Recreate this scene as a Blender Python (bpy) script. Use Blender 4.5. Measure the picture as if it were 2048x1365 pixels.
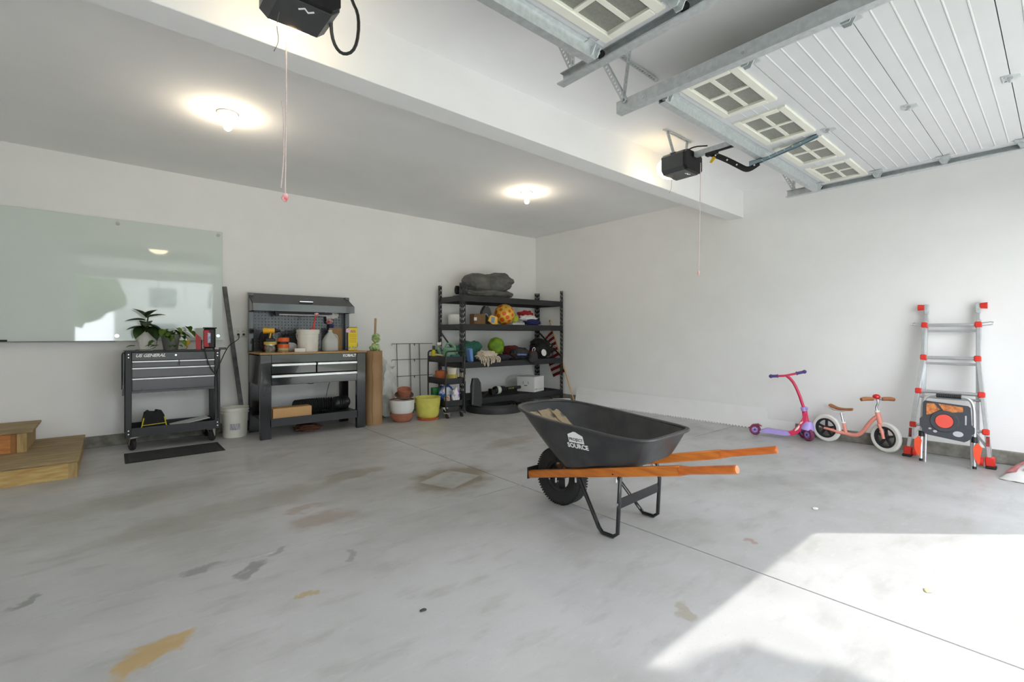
import bpy, bmesh, math, random
from mathutils import Vector, Matrix, noise, Euler
R = math.radians
scene = bpy.context.scene
col = scene.collection
for o in list(bpy.data.objects): bpy.data.objects.remove(o)

# ------------------------------------------------------------------ camera, sky, sun, exposure
cd = bpy.data.cameras.new('camera'); cam = bpy.data.objects.new('camera', cd); col.objects.link(cam)
cam.location = (0, 0, 1.16); cam.rotation_euler = (R(90), 0, -0.706)
cd.sensor_width = 36; cd.lens = 942/2048*36; cd.shift_y = -11.8/2048; cd.clip_start = 0.02
scene.camera = cam
w = bpy.data.worlds.new('sky'); scene.world = w; w.use_nodes = True
bg = w.node_tree.nodes['Background']; bg.inputs[0].default_value = (0.90, 0.945, 1.0, 1); bg.inputs[1].default_value = 3.8
SUN_TO = Vector((2.16, -1.92, 2.44)).normalized()
sl = bpy.data.lights.new('sun_offscreen', 'SUN'); sl.energy = 2.6; sl.color = (1.0, 0.96, 0.9); sl.angle = R(0.45)
so = bpy.data.objects.new('sun_offscreen', sl); col.objects.link(so); so.rotation_euler = SUN_TO.to_track_quat('Z', 'Y').to_euler(); so.location = (6, -6, 8)
vs = scene.view_settings; vs.view_transform = 'Standard'; vs.look = 'None'; vs.gamma = 1; vs.use_curve_mapping = False
vs.exposure = 0.84
scene.cycles.diffuse_bounces = 8; scene.cycles.max_bounces = 14

# ------------------------------------------------------------------ materials
def lin(c): return tuple((v/255/12.92 if v/255 <= .04045 else ((v/255+.055)/1.055)**2.4) for v in c) + (1,)
MATS = {}
def mat(name, c, rough=.5, metal=0, var=.08, scale=12, bump=0, c2=None, coat=0, trans=0, spec=.5, emit=0, bscale=None, stretch=None, thr=None):
    """procedural principled material; noise mixes colour c towards c2 (or darker)"""
    if name in MATS: return MATS[name]
    m = bpy.data.materials.new(name); m.use_nodes = True; nt = m.node_tree; N = nt.nodes; L = nt.links
    p = N['Principled BSDF']; A = lin(c)
    Bc = lin(c2) if c2 else tuple(v*(1-var) for v in A[:3]) + (1,)
    tc = N.new('ShaderNodeTexCoord'); nz = N.new('ShaderNodeTexNoise'); nz.inputs['Scale'].default_value = scale; nz.inputs['Detail'].default_value = 4
    vec = tc.outputs['Object']
    if stretch:
        mp = N.new('ShaderNodeMapping'); mp.inputs['Scale'].default_value = stretch; L.new(vec, mp.inputs['Vector']); vec = mp.outputs[0]
    L.new(vec, nz.inputs['Vector'])
    mx = N.new('ShaderNodeMix'); mx.data_type = 'RGBA'; mx.inputs[6].default_value = A; mx.inputs[7].default_value = Bc
    fac = nz.outputs['Fac']
    rp = N.new('ShaderNodeMapRange'); t0, t1 = thr if thr else (.35, .68)
    rp.inputs[1].default_value = t0; rp.inputs[2].default_value = t1; L.new(fac, rp.inputs[0]); L.new(rp.outputs[0], mx.inputs[0])
    L.new(mx.outputs[2], p.inputs['Base Color'])
    p.inputs['Roughness'].default_value = rough; p.inputs['Metallic'].default_value = metal
    p.inputs['Coat Weight'].default_value = coat; p.inputs['Transmission Weight'].default_value = trans
    p.inputs['Specular IOR Level'].default_value = spec
    if emit:
        L.new(mx.outputs[2], p.inputs['Emission Color']); p.inputs['Emission Strength'].default_value = emit
    if bump:
        n2 = N.new('ShaderNodeTexNoise'); n2.inputs['Scale'].default_value = bscale or scale*3; L.new(vec, n2.inputs['Vector'])
        b = N.new('ShaderNodeBump'); b.inputs['Strength'].default_value = bump; b.inputs['Distance'].default_value = .01
        L.new(n2.outputs['Fac'], b.inputs['Height']); L.new(b.outputs[0], p.inputs['Normal'])
    MATS[name] = m
    return m
def wall_mat(): return mat('painted drywall', (238, 238, 237), .85, 0, .03, 3, .05, bscale=180)
WALL = wall_mat()
CEIL = mat('ceiling paint', (243, 243, 243), .9, 0, .03, 2, .05, bscale=150)
BLACK = mat('black powder coat', (36, 37, 40), .42, 0, .25, 30)
GLOSSBLACK = mat('gloss black enamel', (20, 21, 25), .14, 0, .2, 8, coat=.3)
BLACKPL = mat('black plastic', (30, 30, 32), .5, 0, .2, 40)
RUBBER = mat('black rubber', (38, 38, 39), .75, 0, .25, 30, .2)
CHROME = mat('chrome', (225, 226, 228), .18, 1, .1, 20)
ALU = mat('aluminium', (216, 218, 220), .34, .85, .08, 25)
GALV = mat('galvanised steel', (206, 211, 213), .42, .55, .16, 30)
WHITEPL = mat('white plastic', (232, 232, 228), .4, 0, .05, 20)
CARD = mat('cardboard', (176, 140, 98), .8, 0, .12, 15)
TERRA = mat('terracotta', (170, 108, 84), .8, 0, .15, 25)
WOOD = mat('orange varnished wood', (206, 122, 40), .32, 0, .2, 6, c2=(176, 92, 24), stretch=(6, .7, 6), coat=.3)
RED = mat('red plastic', (222, 52, 40), .4, 0, .1, 20)
LETTER = mat('white lettering', (240, 240, 240), .5, 0, .02, 20)

# ------------------------------------------------------------------ mesh helpers
class B:
    def __init__(s): s.bm = bmesh.new()
    def _xf(s, vs, M):
        for v in vs: v.co = M @ v.co
    def box(s, c, d, r=(0, 0, 0), bev=0, seg=1):
        g = bmesh.ops.create_cube(s.bm, size=1); vs = g['verts']
        for v in vs: v.co = Vector((v.co.x*d[0], v.co.y*d[1], v.co.z*d[2]))
        M = Matrix.Translation(c) @ Euler(r).to_matrix().to_4x4()
        if bev:
            es = list({e for v in vs for e in v.link_edges})
            res = bmesh.ops.bevel(s.bm, geom=es, offset=min(bev, min(d)*.45), segments=seg, affect='EDGES', profile=.6)
            vs = list({v for f in res['faces'] for v in f.verts} | {v for v in vs if v.is_valid})
        s._xf(vs, M); return s
    def b(s, x0, x1, y0, y1, z0, z1, bev=0):
        return s.box(((x0+x1)/2, (y0+y1)/2, (z0+z1)/2), (abs(x1-x0), abs(y1-y0), abs(z1-z0)), bev=bev)
    def frame(s, p, q, up=(0, 0, 1)):
        p = Vector(p); q = Vector(q); z = (q-p).normalized(); u = Vector(up)
        if abs(z.dot(u)) > .99: u = Vector((0, 1, 0))
        x = u.cross(z).normalized(); y = z.cross(x)
        return p, q, x, y, z
    def bar(s, p, q, wd, ht, up=(0, 0, 1), bev=0):
        p, q, x, y, z = s.frame(p, q, up); L = (q-p).length
        g = B(); g.box((0, 0, L/2), (wd, ht, L), bev=bev)
        M = Matrix.Translation(p) @ Matrix((x, y, z)).transposed().to_4x4()
        g.bm.transform(M); s.join(g); return s
    def join(s, g):
        me = bpy.data.meshes.new('tmp'); g.bm.to_mesh(me); s.bm.from_mesh(me); bpy.data.meshes.remove(me); g.bm.free()
    def cyl(s, p, q, r, r2=None, n=16, cap=True):
        p, q, x, y, z = s.frame(p, q); r2 = r if r2 is None else r2
        a = [s.bm.verts.new(p + (x*math.cos(t)+y*math.sin(t))*r) for t in [2*math.pi*i/n for i in range(n)]]
        c = [s.bm.verts.new(q + (x*math.cos(t)+y*math.sin(t))*r2) for t in [2*math.pi*i/n for i in range(n)]]
        for i in range(n): s.bm.faces.new((a[i], a[(i+1) % n], c[(i+1) % n], c[i]))
        if cap: s.bm.faces.new(a[::-1]); s.bm.faces.new(c)
        return s
    def tube(s, pts, r, n=8, closed=False, flat=1.0, sm=0):
        P = [Vector(p) for p in pts]
        for _ in range(sm):
            Q = []
            rng = range(len(P) if closed else len(P)-1)
            if not closed: Q.append(P[0])
            for i in rng:
                a, b = P[i], P[(i+1) % len(P)]; Q += [a*.75+b*.25, a*.25+b*.75]
            if not closed: Q.append(P[-1])
            P = Q
        m = len(P); rings = []; px = None
        for i in range(m):
            if closed: t = P[(i+1) % m]-P[i-1]
            else: t = P[min(i+1, m-1)]-P[max(i-1, 0)]
            t.normalize()
            if px is None:
                u = Vector((0, 0, 1)) if abs(t.z) < .9 else Vector((1, 0, 0)); x = u.cross(t).normalized()
            else: x = (px - t*px.dot(t)).normalized()
            y = t.cross(x); px = x
            rr = r[min(i*len(r)//m, len(r)-1)] if isinstance(r, (list, tuple)) else r
            rings.append([s.bm.verts.new(P[i]+(x*math.cos(a)+y*math.sin(a)*flat)*rr) for a in [2*math.pi*k/n for k in range(n)]])
        for i in range(m if closed else m-1):
            a, b = rings[i], rings[(i+1) % m]
            for k in range(n): s.bm.faces.new((a[k], a[(k+1) % n], b[(k+1) % n], b[k]))
        if not closed: s.bm.faces.new(rings[0][::-1]); s.bm.faces.new(rings[-1])
        return s
    def lathe(s, prof, c=(0, 0, 0), n=28, M=None):
        rings = []; c = Vector(c)
        for r, z in prof:
            if r < 1e-5: v = [s.bm.verts.new(Vector((0, 0, z)))]
            else: v = [s.bm.verts.new(Vector((r*math.cos(2*math.pi*k/n), r*math.sin(2*math.pi*k/n), z))) for k in range(n)]
            rings.append(v)
        for a, b in zip(rings, rings[1:]):
            for k in range(n):
                k2 = (k+1) % n
                if len(a) == 1 and len(b) == 1: continue
                if len(a) == 1: s.bm.faces.new((a[0], b[k2], b[k]))
                elif len(b) == 1: s.bm.faces.new((a[k], a[k2], b[0]))
                else: s.bm.faces.new((a[k], a[k2], b[k2], b[k]))
        for v in (x for rg in rings for x in rg):
            v.co = (M @ v.co if M is not None else v.co) + c
        return s
    def ball(s, c, r, sub=2, rot=(0, 0, 0)):
        r = (r, r, r) if not isinstance(r, (tuple, list)) else r
        g = bmesh.ops.create_icosphere(s.bm, subdivisions=sub, radius=1)
        M = Matrix.Translation(c) @ Euler(rot).to_matrix().to_4x4() @ Matrix.Diagonal((*r, 1))
        s._xf(g['verts'], M); return s
    def lump(s, c, d, seed=0, amp=.25, freq=2.2, sub=4, floor=True, ridge=0, rot=0):
        """crumpled heap: size d, base centre c"""
        g = bmesh.ops.create_icosphere(s.bm, subdivisions=sub, radius=1); off = Vector((seed*7.3, seed*3.1, seed*1.7))
        Rm = Euler((0, 0, rot)).to_matrix()
        for v in g['verts']:
            p = v.co.copy(); k = 1 + amp*noise.noise(p*freq+off) + amp*.5*noise.noise(p*freq*2.3+off)
            if ridge: k += ridge*(1-abs(noise.noise(p*freq*1.7+off*2))*2.2)
            q = Vector((math.copysign(abs(p.x)**.8, p.x), math.copysign(abs(p.y)**.8, p.y), p.z))*k
            z = q.z*.5+.5
            if floor: z = max(z, .0)
            q = Rm @ Vector((q.x*d[0]/2, q.y*d[1]/2, 0)); v.co = Vector(c) + Vector((q.x, q.y, z*d[2]))
        return s
    def prism(s, poly, axis, a, b):
        """extrude a 2-D polygon; axis x: poly=(y,z), y: (x,z), z: (x,y)"""
        def mk(u, v, t): return {'x': (t, u, v), 'y': (u, t, v), 'z': (u, v, t)}[axis]
        A = [s.bm.verts.new(mk(u, v, a)) for u, v in poly]; C = [s.bm.verts.new(mk(u, v, b)) for u, v in poly]; n = len(A)
        for i in range(n): s.bm.faces.new((A[i], A[(i+1) % n], C[(i+1) % n], C[i]))
        s.bm.faces.new(A[::-1]); s.bm.faces.new(C); return s
    def quad(s, *pts): s.bm.faces.new([s.bm.verts.new(p) for p in pts]); return s
    def mesh(s, name, m, ang=40, smooth=True):
        bmesh.ops.recalc_face_normals(s.bm, faces=s.bm.faces)
        me = bpy.data.meshes.new(name); s.bm.to_mesh(me); s.bm.free()
        if m: me.materials.append(m)
        if smooth:
            me.shade_smooth(); me.set_sharp_from_angle(angle=R(ang))
        return me
    def to(s, name, m, parent=None, ang=40, loc=(0, 0, 0), rot=(0, 0, 0)):
        o = bpy.data.objects.new(name, s.mesh(name, m, ang)); col.objects.link(o); o.parent = parent; o.location = loc; o.rotation_euler = rot
        return o
def link(name, me, parent=None, loc=(0, 0, 0), rot=(0, 0, 0), sc=None):
    o = bpy.data.objects.new(name, me); col.objects.link(o); o.parent = parent; o.location = loc; o.rotation_euler = rot
    if sc: o.scale = sc if isinstance(sc, (tuple, list)) else (sc, sc, sc)
    return o
def tag(o, label, cat, group=None):
    o['label'] = label; o['category'] = cat
    if group: o['group'] = group
    return o
def T(name, label, cat, loc=(0, 0, 0), rz=0, group=None, rot=None):
    o = bpy.data.objects.new(name, None); col.objects.link(o); o.empty_display_size = .1
    o.location = loc; o.rotation_euler = rot or (0, 0, rz); return tag(o, label, cat, group)
def S(o): o['kind'] = 'structure'; return o
def copy_tree(o, parent=None):
    c = o.copy(); col.objects.link(c); c.parent = parent
    for ch in list(o.children): copy_tree(ch, c)
    return c
def text_mesh(s, size, shear=0, ext=.0004, bold=.0):
    cu = bpy.data.curves.new('lettering', 'FONT'); cu.body = s; cu.size = size; cu.shear = shear; cu.extrude = ext; cu.offset = bold; cu.align_x = 'CENTER'; cu.align_y = 'CENTER'
    cu.resolution_u = 3
    o = bpy.data.objects.new('lettering', cu); col.objects.link(o); dg = bpy.context.evaluated_depsgraph_get()
    me = bpy.data.meshes.new_from_object(o.evaluated_get(dg)); bpy.data.objects.remove(o); bpy.data.curves.remove(cu); return me
def text(s, size, m, parent, loc, rot, shear=0, bold=0.0):
    me = text_mesh(s, size, shear, .0005, bold); me.materials.clear(); me.materials.append(m)
    return link('lettering', me, parent, loc, rot)
def wire(name, pts, r, m, parent=None, sm=2, n=6): return B().tube(pts, r, n, sm=sm).to(name, m, parent)

# ------------------------------------------------------------------ the setting
XL, XR, YB, YF, ZC = -2.6, 6.13, 6.5, -0.97, 2.99
def floor_mat():
    m = bpy.data.materials.new('sealed concrete'); m.use_nodes = True; nt = m.node_tree; N = nt.nodes; L = nt.links; p = N['Principled BSDF']
    geo = N.new('ShaderNodeNewGeometry'); pos = geo.outputs['Position']
    def nz(scale, det=5, stretch=None, rough=.55):
        n = N.new('ShaderNodeTexNoise'); n.inputs['Scale'].default_value = scale; n.inputs['Detail'].default_value = det; n.inputs['Roughness'].default_value = rough
        if stretch:
            mp = N.new('ShaderNodeMapping'); mp.inputs['Scale'].default_value = stretch; mp.inputs['Rotation'].default_value = (0, 0, .25); L.new(pos, mp.inputs['Vector']); L.new(mp.outputs[0], n.inputs['Vector'])
        else: L.new(pos, n.inputs['Vector'])
        return n.outputs['Fac']
    def mr(v, a, b, c=0., d=1.):
        n = N.new('ShaderNodeMapRange'); n.interpolation_type = 'SMOOTHSTEP'
        for i, x in enumerate((a, b, c, d)): n.inputs[i+1].default_value = x
        L.new(v, n.inputs[0]); return n.outputs[0]
    def mul(a, b):
        n = N.new('ShaderNodeMath'); n.operation = 'MULTIPLY'
        for i, x in enumerate((a, b)):
            if isinstance(x, (int, float)): n.inputs[i].default_value = x
            else: L.new(x, n.inputs[i])
        return n.outputs[0]
    def mix(f, a, b):
        n = N.new('ShaderNodeMix'); n.data_type = 'RGBA'
        if isinstance(f, (int, float)): n.inputs[0].default_value = f
        else: L.new(f, n.inputs[0])
        for i, x in ((6, a), (7, b)):
            if isinstance(x, tuple): n.inputs[i].default_value = x
            else: L.new(x, n.inputs[i])
        return n.outputs[2]
    warp = N.new('ShaderNodeTexNoise'); warp.inputs['Scale'].default_value = 7; warp.inputs['Detail'].default_value = 4; L.new(pos, warp.inputs['Vector'])
    wv = N.new('ShaderNodeVectorMath'); wv.operation = 'MULTIPLY_ADD'; wv.inputs[1].default_value = (.3, .3, 0); L.new(warp.outputs['Color'], wv.inputs[0])
    sub = N.new('ShaderNodeVectorMath'); sub.operation = 'SUBTRACT'; sub.inputs[1].default_value = (.15, .15, 0); L.new(pos, sub.inputs[0]); L.new(sub.outputs[0], wv.inputs[2])
    def blob(cx, cy, rx, ry, rot=0, soft=.5):
        mp = N.new('ShaderNodeMapping'); mp.vector_type = 'TEXTURE'; mp.inputs['Location'].default_value = (cx, cy, 0); mp.inputs['Rotation'].default_value = (0, 0, rot); mp.inputs['Scale'].default_value = (rx, ry, 1)
        L.new(wv.outputs[0], mp.inputs['Vector'])
        ln = N.new('ShaderNodeVectorMath'); ln.operation = 'LENGTH'; L.new(mp.outputs[0], ln.inputs[0]); return mr(ln.outputs['Value'], 1-soft, 1.0, 1., 0.)
    c = mix(mr(nz(.9, 6), .36, .66), lin((183, 183, 184)), lin((166, 166, 164)))
    c = mix(mul(mr(nz(3.2, 6, (1, 2.6, 1)), .5, .72), .5), c, lin((152, 151, 146)))
    c = mix(mul(mr(nz(11, 5, (1, 3, 1)), .55, .75), .3), c, lin((196, 196, 197)))
    c = mix(mul(mr(nz(70, 3), .62, .75), .35), c, lin((146, 145, 141)))
    for cx, cy, rx, ry, rot, colr, st in (
        (2.10, 3.22, .48, .36, .5, (120, 104, 78), .75), (1.55, 3.85, .35, .16, .3, (126, 112, 84), .45), (3.3, 3.9, .5, .2, .2, (124, 112, 90), .4),
        (.10, 2.13, .20, .07, .6, (178, 146, 84), .8), (1.02, 3.02, .25, .16, .2, (150, 126, 108), .5), (.98, 3.30, .16, .08, .2, (150, 126, 104), .5),
        (.52, 2.62, .10, .05, .8, (118, 118, 116), .7), (.66, 2.72, .08, .05, .3, (120, 120, 118), .6), (.36, 2.78, .11, .05, .4, (122, 122, 118), .6), (.95, 2.42, .09, .05, 1.2, (124, 124, 122), .6),
        (.68, 2.24, .05, .03, .2, (170, 148, 92), .7), (1.85, 1.06, .10, .05, .3, (150, 140, 118), .6), (2.76, 1.13, .07, .04, .2, (150, 110, 92), .6), (-.30, 2.95, .10, .04, .9, (104, 106, 96), .6),
        (.6, 3.6, .9, .25, .2, (132, 124, 106), .35), (.2, 4.3, .8, .3, .1, (130, 124, 110), .35), (4.3, 1.35, 1.1, .22, -.5, (128, 126, 122), .3)):
        c = mix(mul(blob(cx, cy, rx, ry, rot), st), c, lin(colr))
    # the pale square left clean inside the brown ring
    sp = N.new('ShaderNodeMapping'); sp.vector_type = 'TEXTURE'; sp.inputs['Location'].default_value = (2.085, 3.21, 0); sp.inputs['Rotation'].default_value = (0, 0, R(21.4)); L.new(pos, sp.inputs['Vector'])
    ab = N.new('ShaderNodeVectorMath'); ab.operation = 'ABSOLUTE'; L.new(sp.outputs[0], ab.inputs[0]); se = N.new('ShaderNodeSeparateXYZ'); L.new(ab.outputs[0], se.inputs[0])
    sq = mul(mr(se.outputs[0], .185, .20, 1., 0.), mr(se.outputs[1], .150, .165, 1., 0.))
    c = mix(mul(sq, .9), c, mix(mr(nz(9), .4, .7), lin((172, 173, 171)), lin((158, 158, 154))))
    L.new(c, p.inputs['Base Color'])
    L.new(mr(nz(4, 5), .3, .75, .32, .55), p.inputs['Roughness'])
    b = N.new('ShaderNodeBump'); b.inputs['Strength'].default_value = .08; b.inputs['Distance'].default_value = .01; L.new(nz(30, 6), b.inputs['Height']); L.new(b.outputs[0], p.inputs['Normal'])
    return m
FLOORM = floor_mat()
GROUT = mat('saw cut concrete', (150, 148, 144), .9, 0, .2, 20)
KERB = mat('rough stem wall concrete', (142, 140, 132), .9, 0, .3, 14, .5, c2=(112, 109, 100), bscale=40)
fl = S(B().b(XL-.2, XR+.2, YF-.1, YB+.2, -.10, -.012).to('floor', GROUT)); fl['label'] = 'grey sealed concrete garage floor with saw cut joints'
JX, JY, G = 2.41, 2.735, .005
for x0, x1 in ((XL, JX-G), (JX+G, XR)):
    for y0, y1 in ((YF, JY-G), (JY+G, YB)):
        B().b(x0, x1, y0, y1, -.014, 0).to('slab', FLOORM, fl)
S(B().b(XL-.1, XR+.15, YB, YB+.15, 0, ZC+.1).to('wall_back', WALL))
S(B().b(XR, XR+.15, YF, YB, 0, ZC+.1).to('wall_right', WALL))
S(B().b(XL-.15, XL, YF, YB+.1, 0, ZC+.1).to('wall_left', WALL))
D1, D2, HD = (-.58, 1.93), (2.56, 5.30), 2.44
wf = B(); YO, YI = YF, YF+.16
wf.b(XL-.1, D1[0], YO, YI, 0, ZC+.1); wf.b(D1[1], D2[0], YO, YI, 0, ZC+.1); wf.b(D2[1], XR+.1, YO, YI, 0, ZC+.1)
wf.b(D1[0], D1[1], YO, YI, HD, ZC+.1); wf.b(D2[0], D2[1], YO, YI, HD, ZC+.1)
S(wf.to('wall_front', WALL))
S(B().b(XL-.1, XR+.1, YF, YB+.1, ZC, ZC+.15).to('ceiling', CEIL))
S(B().b(XL, XR, 2.65, 2.84, 2.655, ZC+.02, bev=.004).to('trim_1', WALL))
k = B(); k.b(XL, XR-.02, YB-.025, YB+.02, 0, .115, bev=.006); S(k.to('baseboard_back', KERB))
k = B(); k.b(XR-.03, XR+.02, YF, YB-.03, 0, .12, bev=.006); S(k.to('baseboard_right', KERB))

# outside the open doors
S(B().b(-2.2, 6.0, -12, YF-.1, -.14, -.02).to('driveway', mat('driveway concrete', (214, 212, 206), .85, 0, .12, 3)))
S(B().b(-40, 46, -46, YF-.2, -.3, -.06).to('lawn', mat('lawn grass', (92, 118, 66), .9, 0, .35, 3, .4)))
S(B().b(-40, 46, -16, -12, -.25, -.04).to('street', mat('asphalt', (110, 110, 110), .9, 0, .15, 4)))
SIDING = mat('pale house siding', (226, 228, 230), .7, 0, .05, 6)
h = T('house', 'pale sided house across the street, reflected in the whiteboard', 'house', (7.2, -25, 0))
B().b(-7, 8, -8, 0, 0, 5.4).to('wall', SIDING, h)
B().prism([(-8.6, 5.3), (.6, 5.3), (-4, 8)], 'x', -7.5, 8.5).to('roof', mat('grey roof shingles', (120, 120, 122), .9, 0, .2, 8), h)
wm = B().b(-.7, .7, -.02, .06, -.6, .6).mesh('window', mat('window trim', (150, 156, 160), .5)); pm = B().b(-.6, .6, .04, .08, -.5, .5).mesh('pane', mat('dark window glass', (130, 142, 152), .08))
for x, z in ((-4.6, 3.6), (-1.4, 3.6), (2.2, 3.6), (-4.6, 1.3)):
    wo = link('window', wm, h, (x, 0, z)); link('pane', pm, wo)
LEAFG = mat('tree foliage', (74, 104, 56), .8, 0, .5, 4, .6, c2=(40, 62, 32))
BARK = mat('tree bark', (98, 82, 66), .9, 0, .3, 10, .5)
for i, (x, y, hh, rr) in enumerate(((-2.2, -18.5, 5.2, 2.1), (-9.8, -20.5, 6.5, 2.6))):
    t = T('tree', ('round leafy tree across the street beside the pale house', 'taller broad leafy tree across the street away from the pale house')[i], 'tree', (x, y, -.06))
    B().cyl((0, 0, 0), (0, 0, hh*.6), .17, .1).to('trunk', BARK, t)
    f = B()
    for q in range(7):
        a = q*2.4; f.lump((math.cos(a)*rr*.5, math.sin(a)*rr*.5, hh*.35+q % 3*.7), (rr*1.5, rr*1.5, rr*1.5), q+i*9, .35, 2.5, 3, False)
    f.to('foliage', LEAFG, t)
# unseen small tree, added so its crown shades the sunlit floor's left end
t = T('tree', 'unseen small leafy tree added outside the open doors to shade the floor', 'tree', (6.47, -4.53, -.06))
B().cyl((0, 0, 0), (0, 0, 5.6), .09, .05).to('trunk', BARK, t)
f = B()
for q, (dx, dy, dz, rr) in enumerate(((0, 0, 0, .62), (.25, .22, .12, .42), (-.2, -.2, .25, .5), (.1, .3, -.22, .36), (.32, -.05, -.3, .4), (-.3, .1, -.25, .5), (0, -.3, -.3, .5))):
    f.lump((dx, dy, 5.95+dz-rr), (rr*2, rr*2, rr*2), q+3, .28, 2.2, 4, False)
f.to('foliage', LEAFG, t)

# ------------------------------------------------------------------ overhead garage doors, tracks and openers
DOORW = mat('white embossed steel door', (206, 208, 210), .45, 0, .03, 5)
FRAMEW = mat('cream window frame', (226, 225, 214), .5, 0, .05, 10)
PANE = mat('obscure grey glass', (150, 151, 142), .25, 0, .15, 60, .3, trans=.25)
def hinge_mesh():
    g = B(); g.prism([(-.05, .035), (.05, .035), (.05, .0), (.02, -.04), (-.02, -.04), (-.05, 0)], 'z', -.006, 0)
    g.cyl((-.022, 0, -.012), (.022, 0, -.012), .011, n=10); g.cyl((-.032, .02, -.01), (-.032, .02, 0), .006, n=8); g.cyl((.032, .02, -.01), (.032, .02, 0), .006, n=8)
    return g.mesh('hinge', GALV)
HINGE = hinge_mesh()
def edge_hinge_mesh():   # hinge carrying a roller that runs in the track
    g = B(); g.box((-.03, 0, -.004), (.1, .09, .008)); g.prism([(-.04, 0), (.04, 0), (.015, -.05), (-.015, -.05)], 'x', -.03, -.024); g.prism([(-.04, 0), (.04, 0), (.015, -.05), (-.015, -.05)], 'x', .01, .016)
    g.cyl((-.04, 0, -.010), (.05, 0, -.010), .008, n=10); return g.mesh('roller_hinge', GALV)
EHINGE = edge_hinge_mesh(); ROLLER = B().cyl((.045, 0, -.010), (.065, 0, -.010), .022, n=16).mesh('roller', BLACKPL)
ZD = 2.64
def garage_door(x0, x1, label, nwin):
    xc = (x0+x1)/2; W = x1-x0; root = T('garage_door', label, 'garage door', (xc, 1.63, ZD))
    seams = [0, -.53, -.98, -1.43, -1.91, -2.36]
    for k in range(5):
        a, b = seams[k]-.002, seams[k+1]+.002
        if k == 0:
            # window section: plain skin with rectangular holes, so build it from strips
            sec = B(); ws = W/nwin; wy0, wy1 = -.155, -.445
            sec.b(-W/2, W/2, wy0, a, 0, .045); sec.b(-W/2, W/2, b, wy1, 0, .045)
            xs = [-W/2]
            for i in range(nwin): cx = -W/2+ws*(i+.5); xs += [cx-.26, cx+.26]
            xs.append(W/2)
            for i in range(0, len(xs), 2):
                sec.b(xs[i], xs[i+1], wy1, wy0, 0, .045)
                for yy in (-.23, -.30, -.37): sec.b(xs[i]+.02, xs[i+1]-.02, yy-.002, yy+.002, -.003, .001)
            so_ = sec.to('section', DOORW, root)
            for i in range(nwin):
                cx = -W/2+ws*(i+.5); fr = B(); X0, X1, Y0, Y1 = cx-.285, cx+.285, -.470, -.130
                for (p, q, r_, s_) in ((X0, X1, Y1-.05, Y1), (X0, X1, Y0, Y0+.05), (X0, X0+.05, Y0+.05, Y1-.05), (X1-.05, X1, Y0+.05, Y1-.05)): fr.b(p, q, r_, s_, -.014, .03, bev=.004)
                fr.b(cx-.014, cx+.014, Y0+.05, Y1-.05, -.004, .022); fr.b(X0+.05, X1-.05, (Y0+Y1)/2-.012, (Y0+Y1)/2+.012, -.0025, .0205)
                wo = fr.to('window', FRAMEW, so_)
                for sx in (-1, 1):
                    for sy in (-1, 1):
                        px, py = cx+sx*.125, (Y0+Y1)/2+sy*.066
                        B().b(px-.111, px+.111, py-.054, py+.054, .004, .010).to('pane', PANE, wo)
        else:
            n = 6; prof = []
            for i in range(n):
                y0 = a+(b-a)*i/n; y1 = a+(b-a)*(i+1)/n
                prof += [(y0-.004, .0), (y1+.006, 0)]
                if i < n-1: prof += [(y1+.003, -.003), (y1-.0005, -.003)]
            prof = [(a, .045), (a, 0)] + prof + [(b, 0), (b, .045)]
            so_ = B().prism(prof, 'x', -W/2, W/2).to('section', DOORW, root)
        # stiles at both ends and hinges along each seam
        for sx in (-1, 1): B().b(sx*W/2, sx*(W/2-.075), b+.01, a-.01, -.006, .0).to('end_stile', DOORW, so_)
        if 0 < k:
            for fx in (0, ): link('hinge', HINGE, root, (fx, seams[k], 0))
            for sx in (-1, 1):
                hh_ = link('roller_hinge', EHINGE, root, (sx*(W/2-.04), seams[k], -.004), (0, 0, 0 if sx > 0 else math.pi)); link('roller', ROLLER, hh_)
    for sx in (-1, 1):
        hh_ = link('roller_hinge', EHINGE, root, (sx*(W/2-.04), -.06, -.004), (0, 0, 0 if sx > 0 else math.pi)); link('roller', ROLLER, hh_)
    # galvanised strut along the top edge: open channel
    st = B(); P = [(-.005, -.006), (-.03, -.006), (-.036, -.062), (-.082, -.062), (-.088, -.006), (-.11, -.006), (-.11, -.003), (-.085, -.003), (-.079, -.058), (-.039, -.058), (-.033, -.003), (-.005, -.003)]
    st.prism([(y+.02, z) for y, z in P], 'x', -W/2+.03, W/2-.03); st.to('strut', GALV, root)
    return root
door1 = garage_door(D1[0]-.03, D1[1]+.0, 'white sectional garage door raised overhead on the pull-cord side, one framed window showing', 4)
door2 = garage_door(2.53, 5.33, 'white sectional garage door raised overhead against the bare wall, four framed windows showing', 4)
def perforated(g, p, q, up, n=None, wd=.032):
    p = Vector(p); q = Vector(q); L = (q-p).length; z = (q-p).normalized(); u = Vector(up); u = (u-z*u.dot(z)).normalized(); x = u.cross(z); t = .0015
    for sx in (-1, 1): g.bar(p+x*sx*wd*.36, q+x*sx*wd*.36, wd*.28, t*2, up=u)
    k = int(L/.028)
    for i in range(k+1):
        c = p+z*(L*i/k); a = max(-.006, -(L*i/k)); g.bar(c-z*.006, c+z*.006, wd*.46, t*2, up=u)
    g.bar(p+x*wd*.5+u*wd*.4, q+x*wd*.5+u*wd*.4, t*2, wd*.8, up=u)
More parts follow.
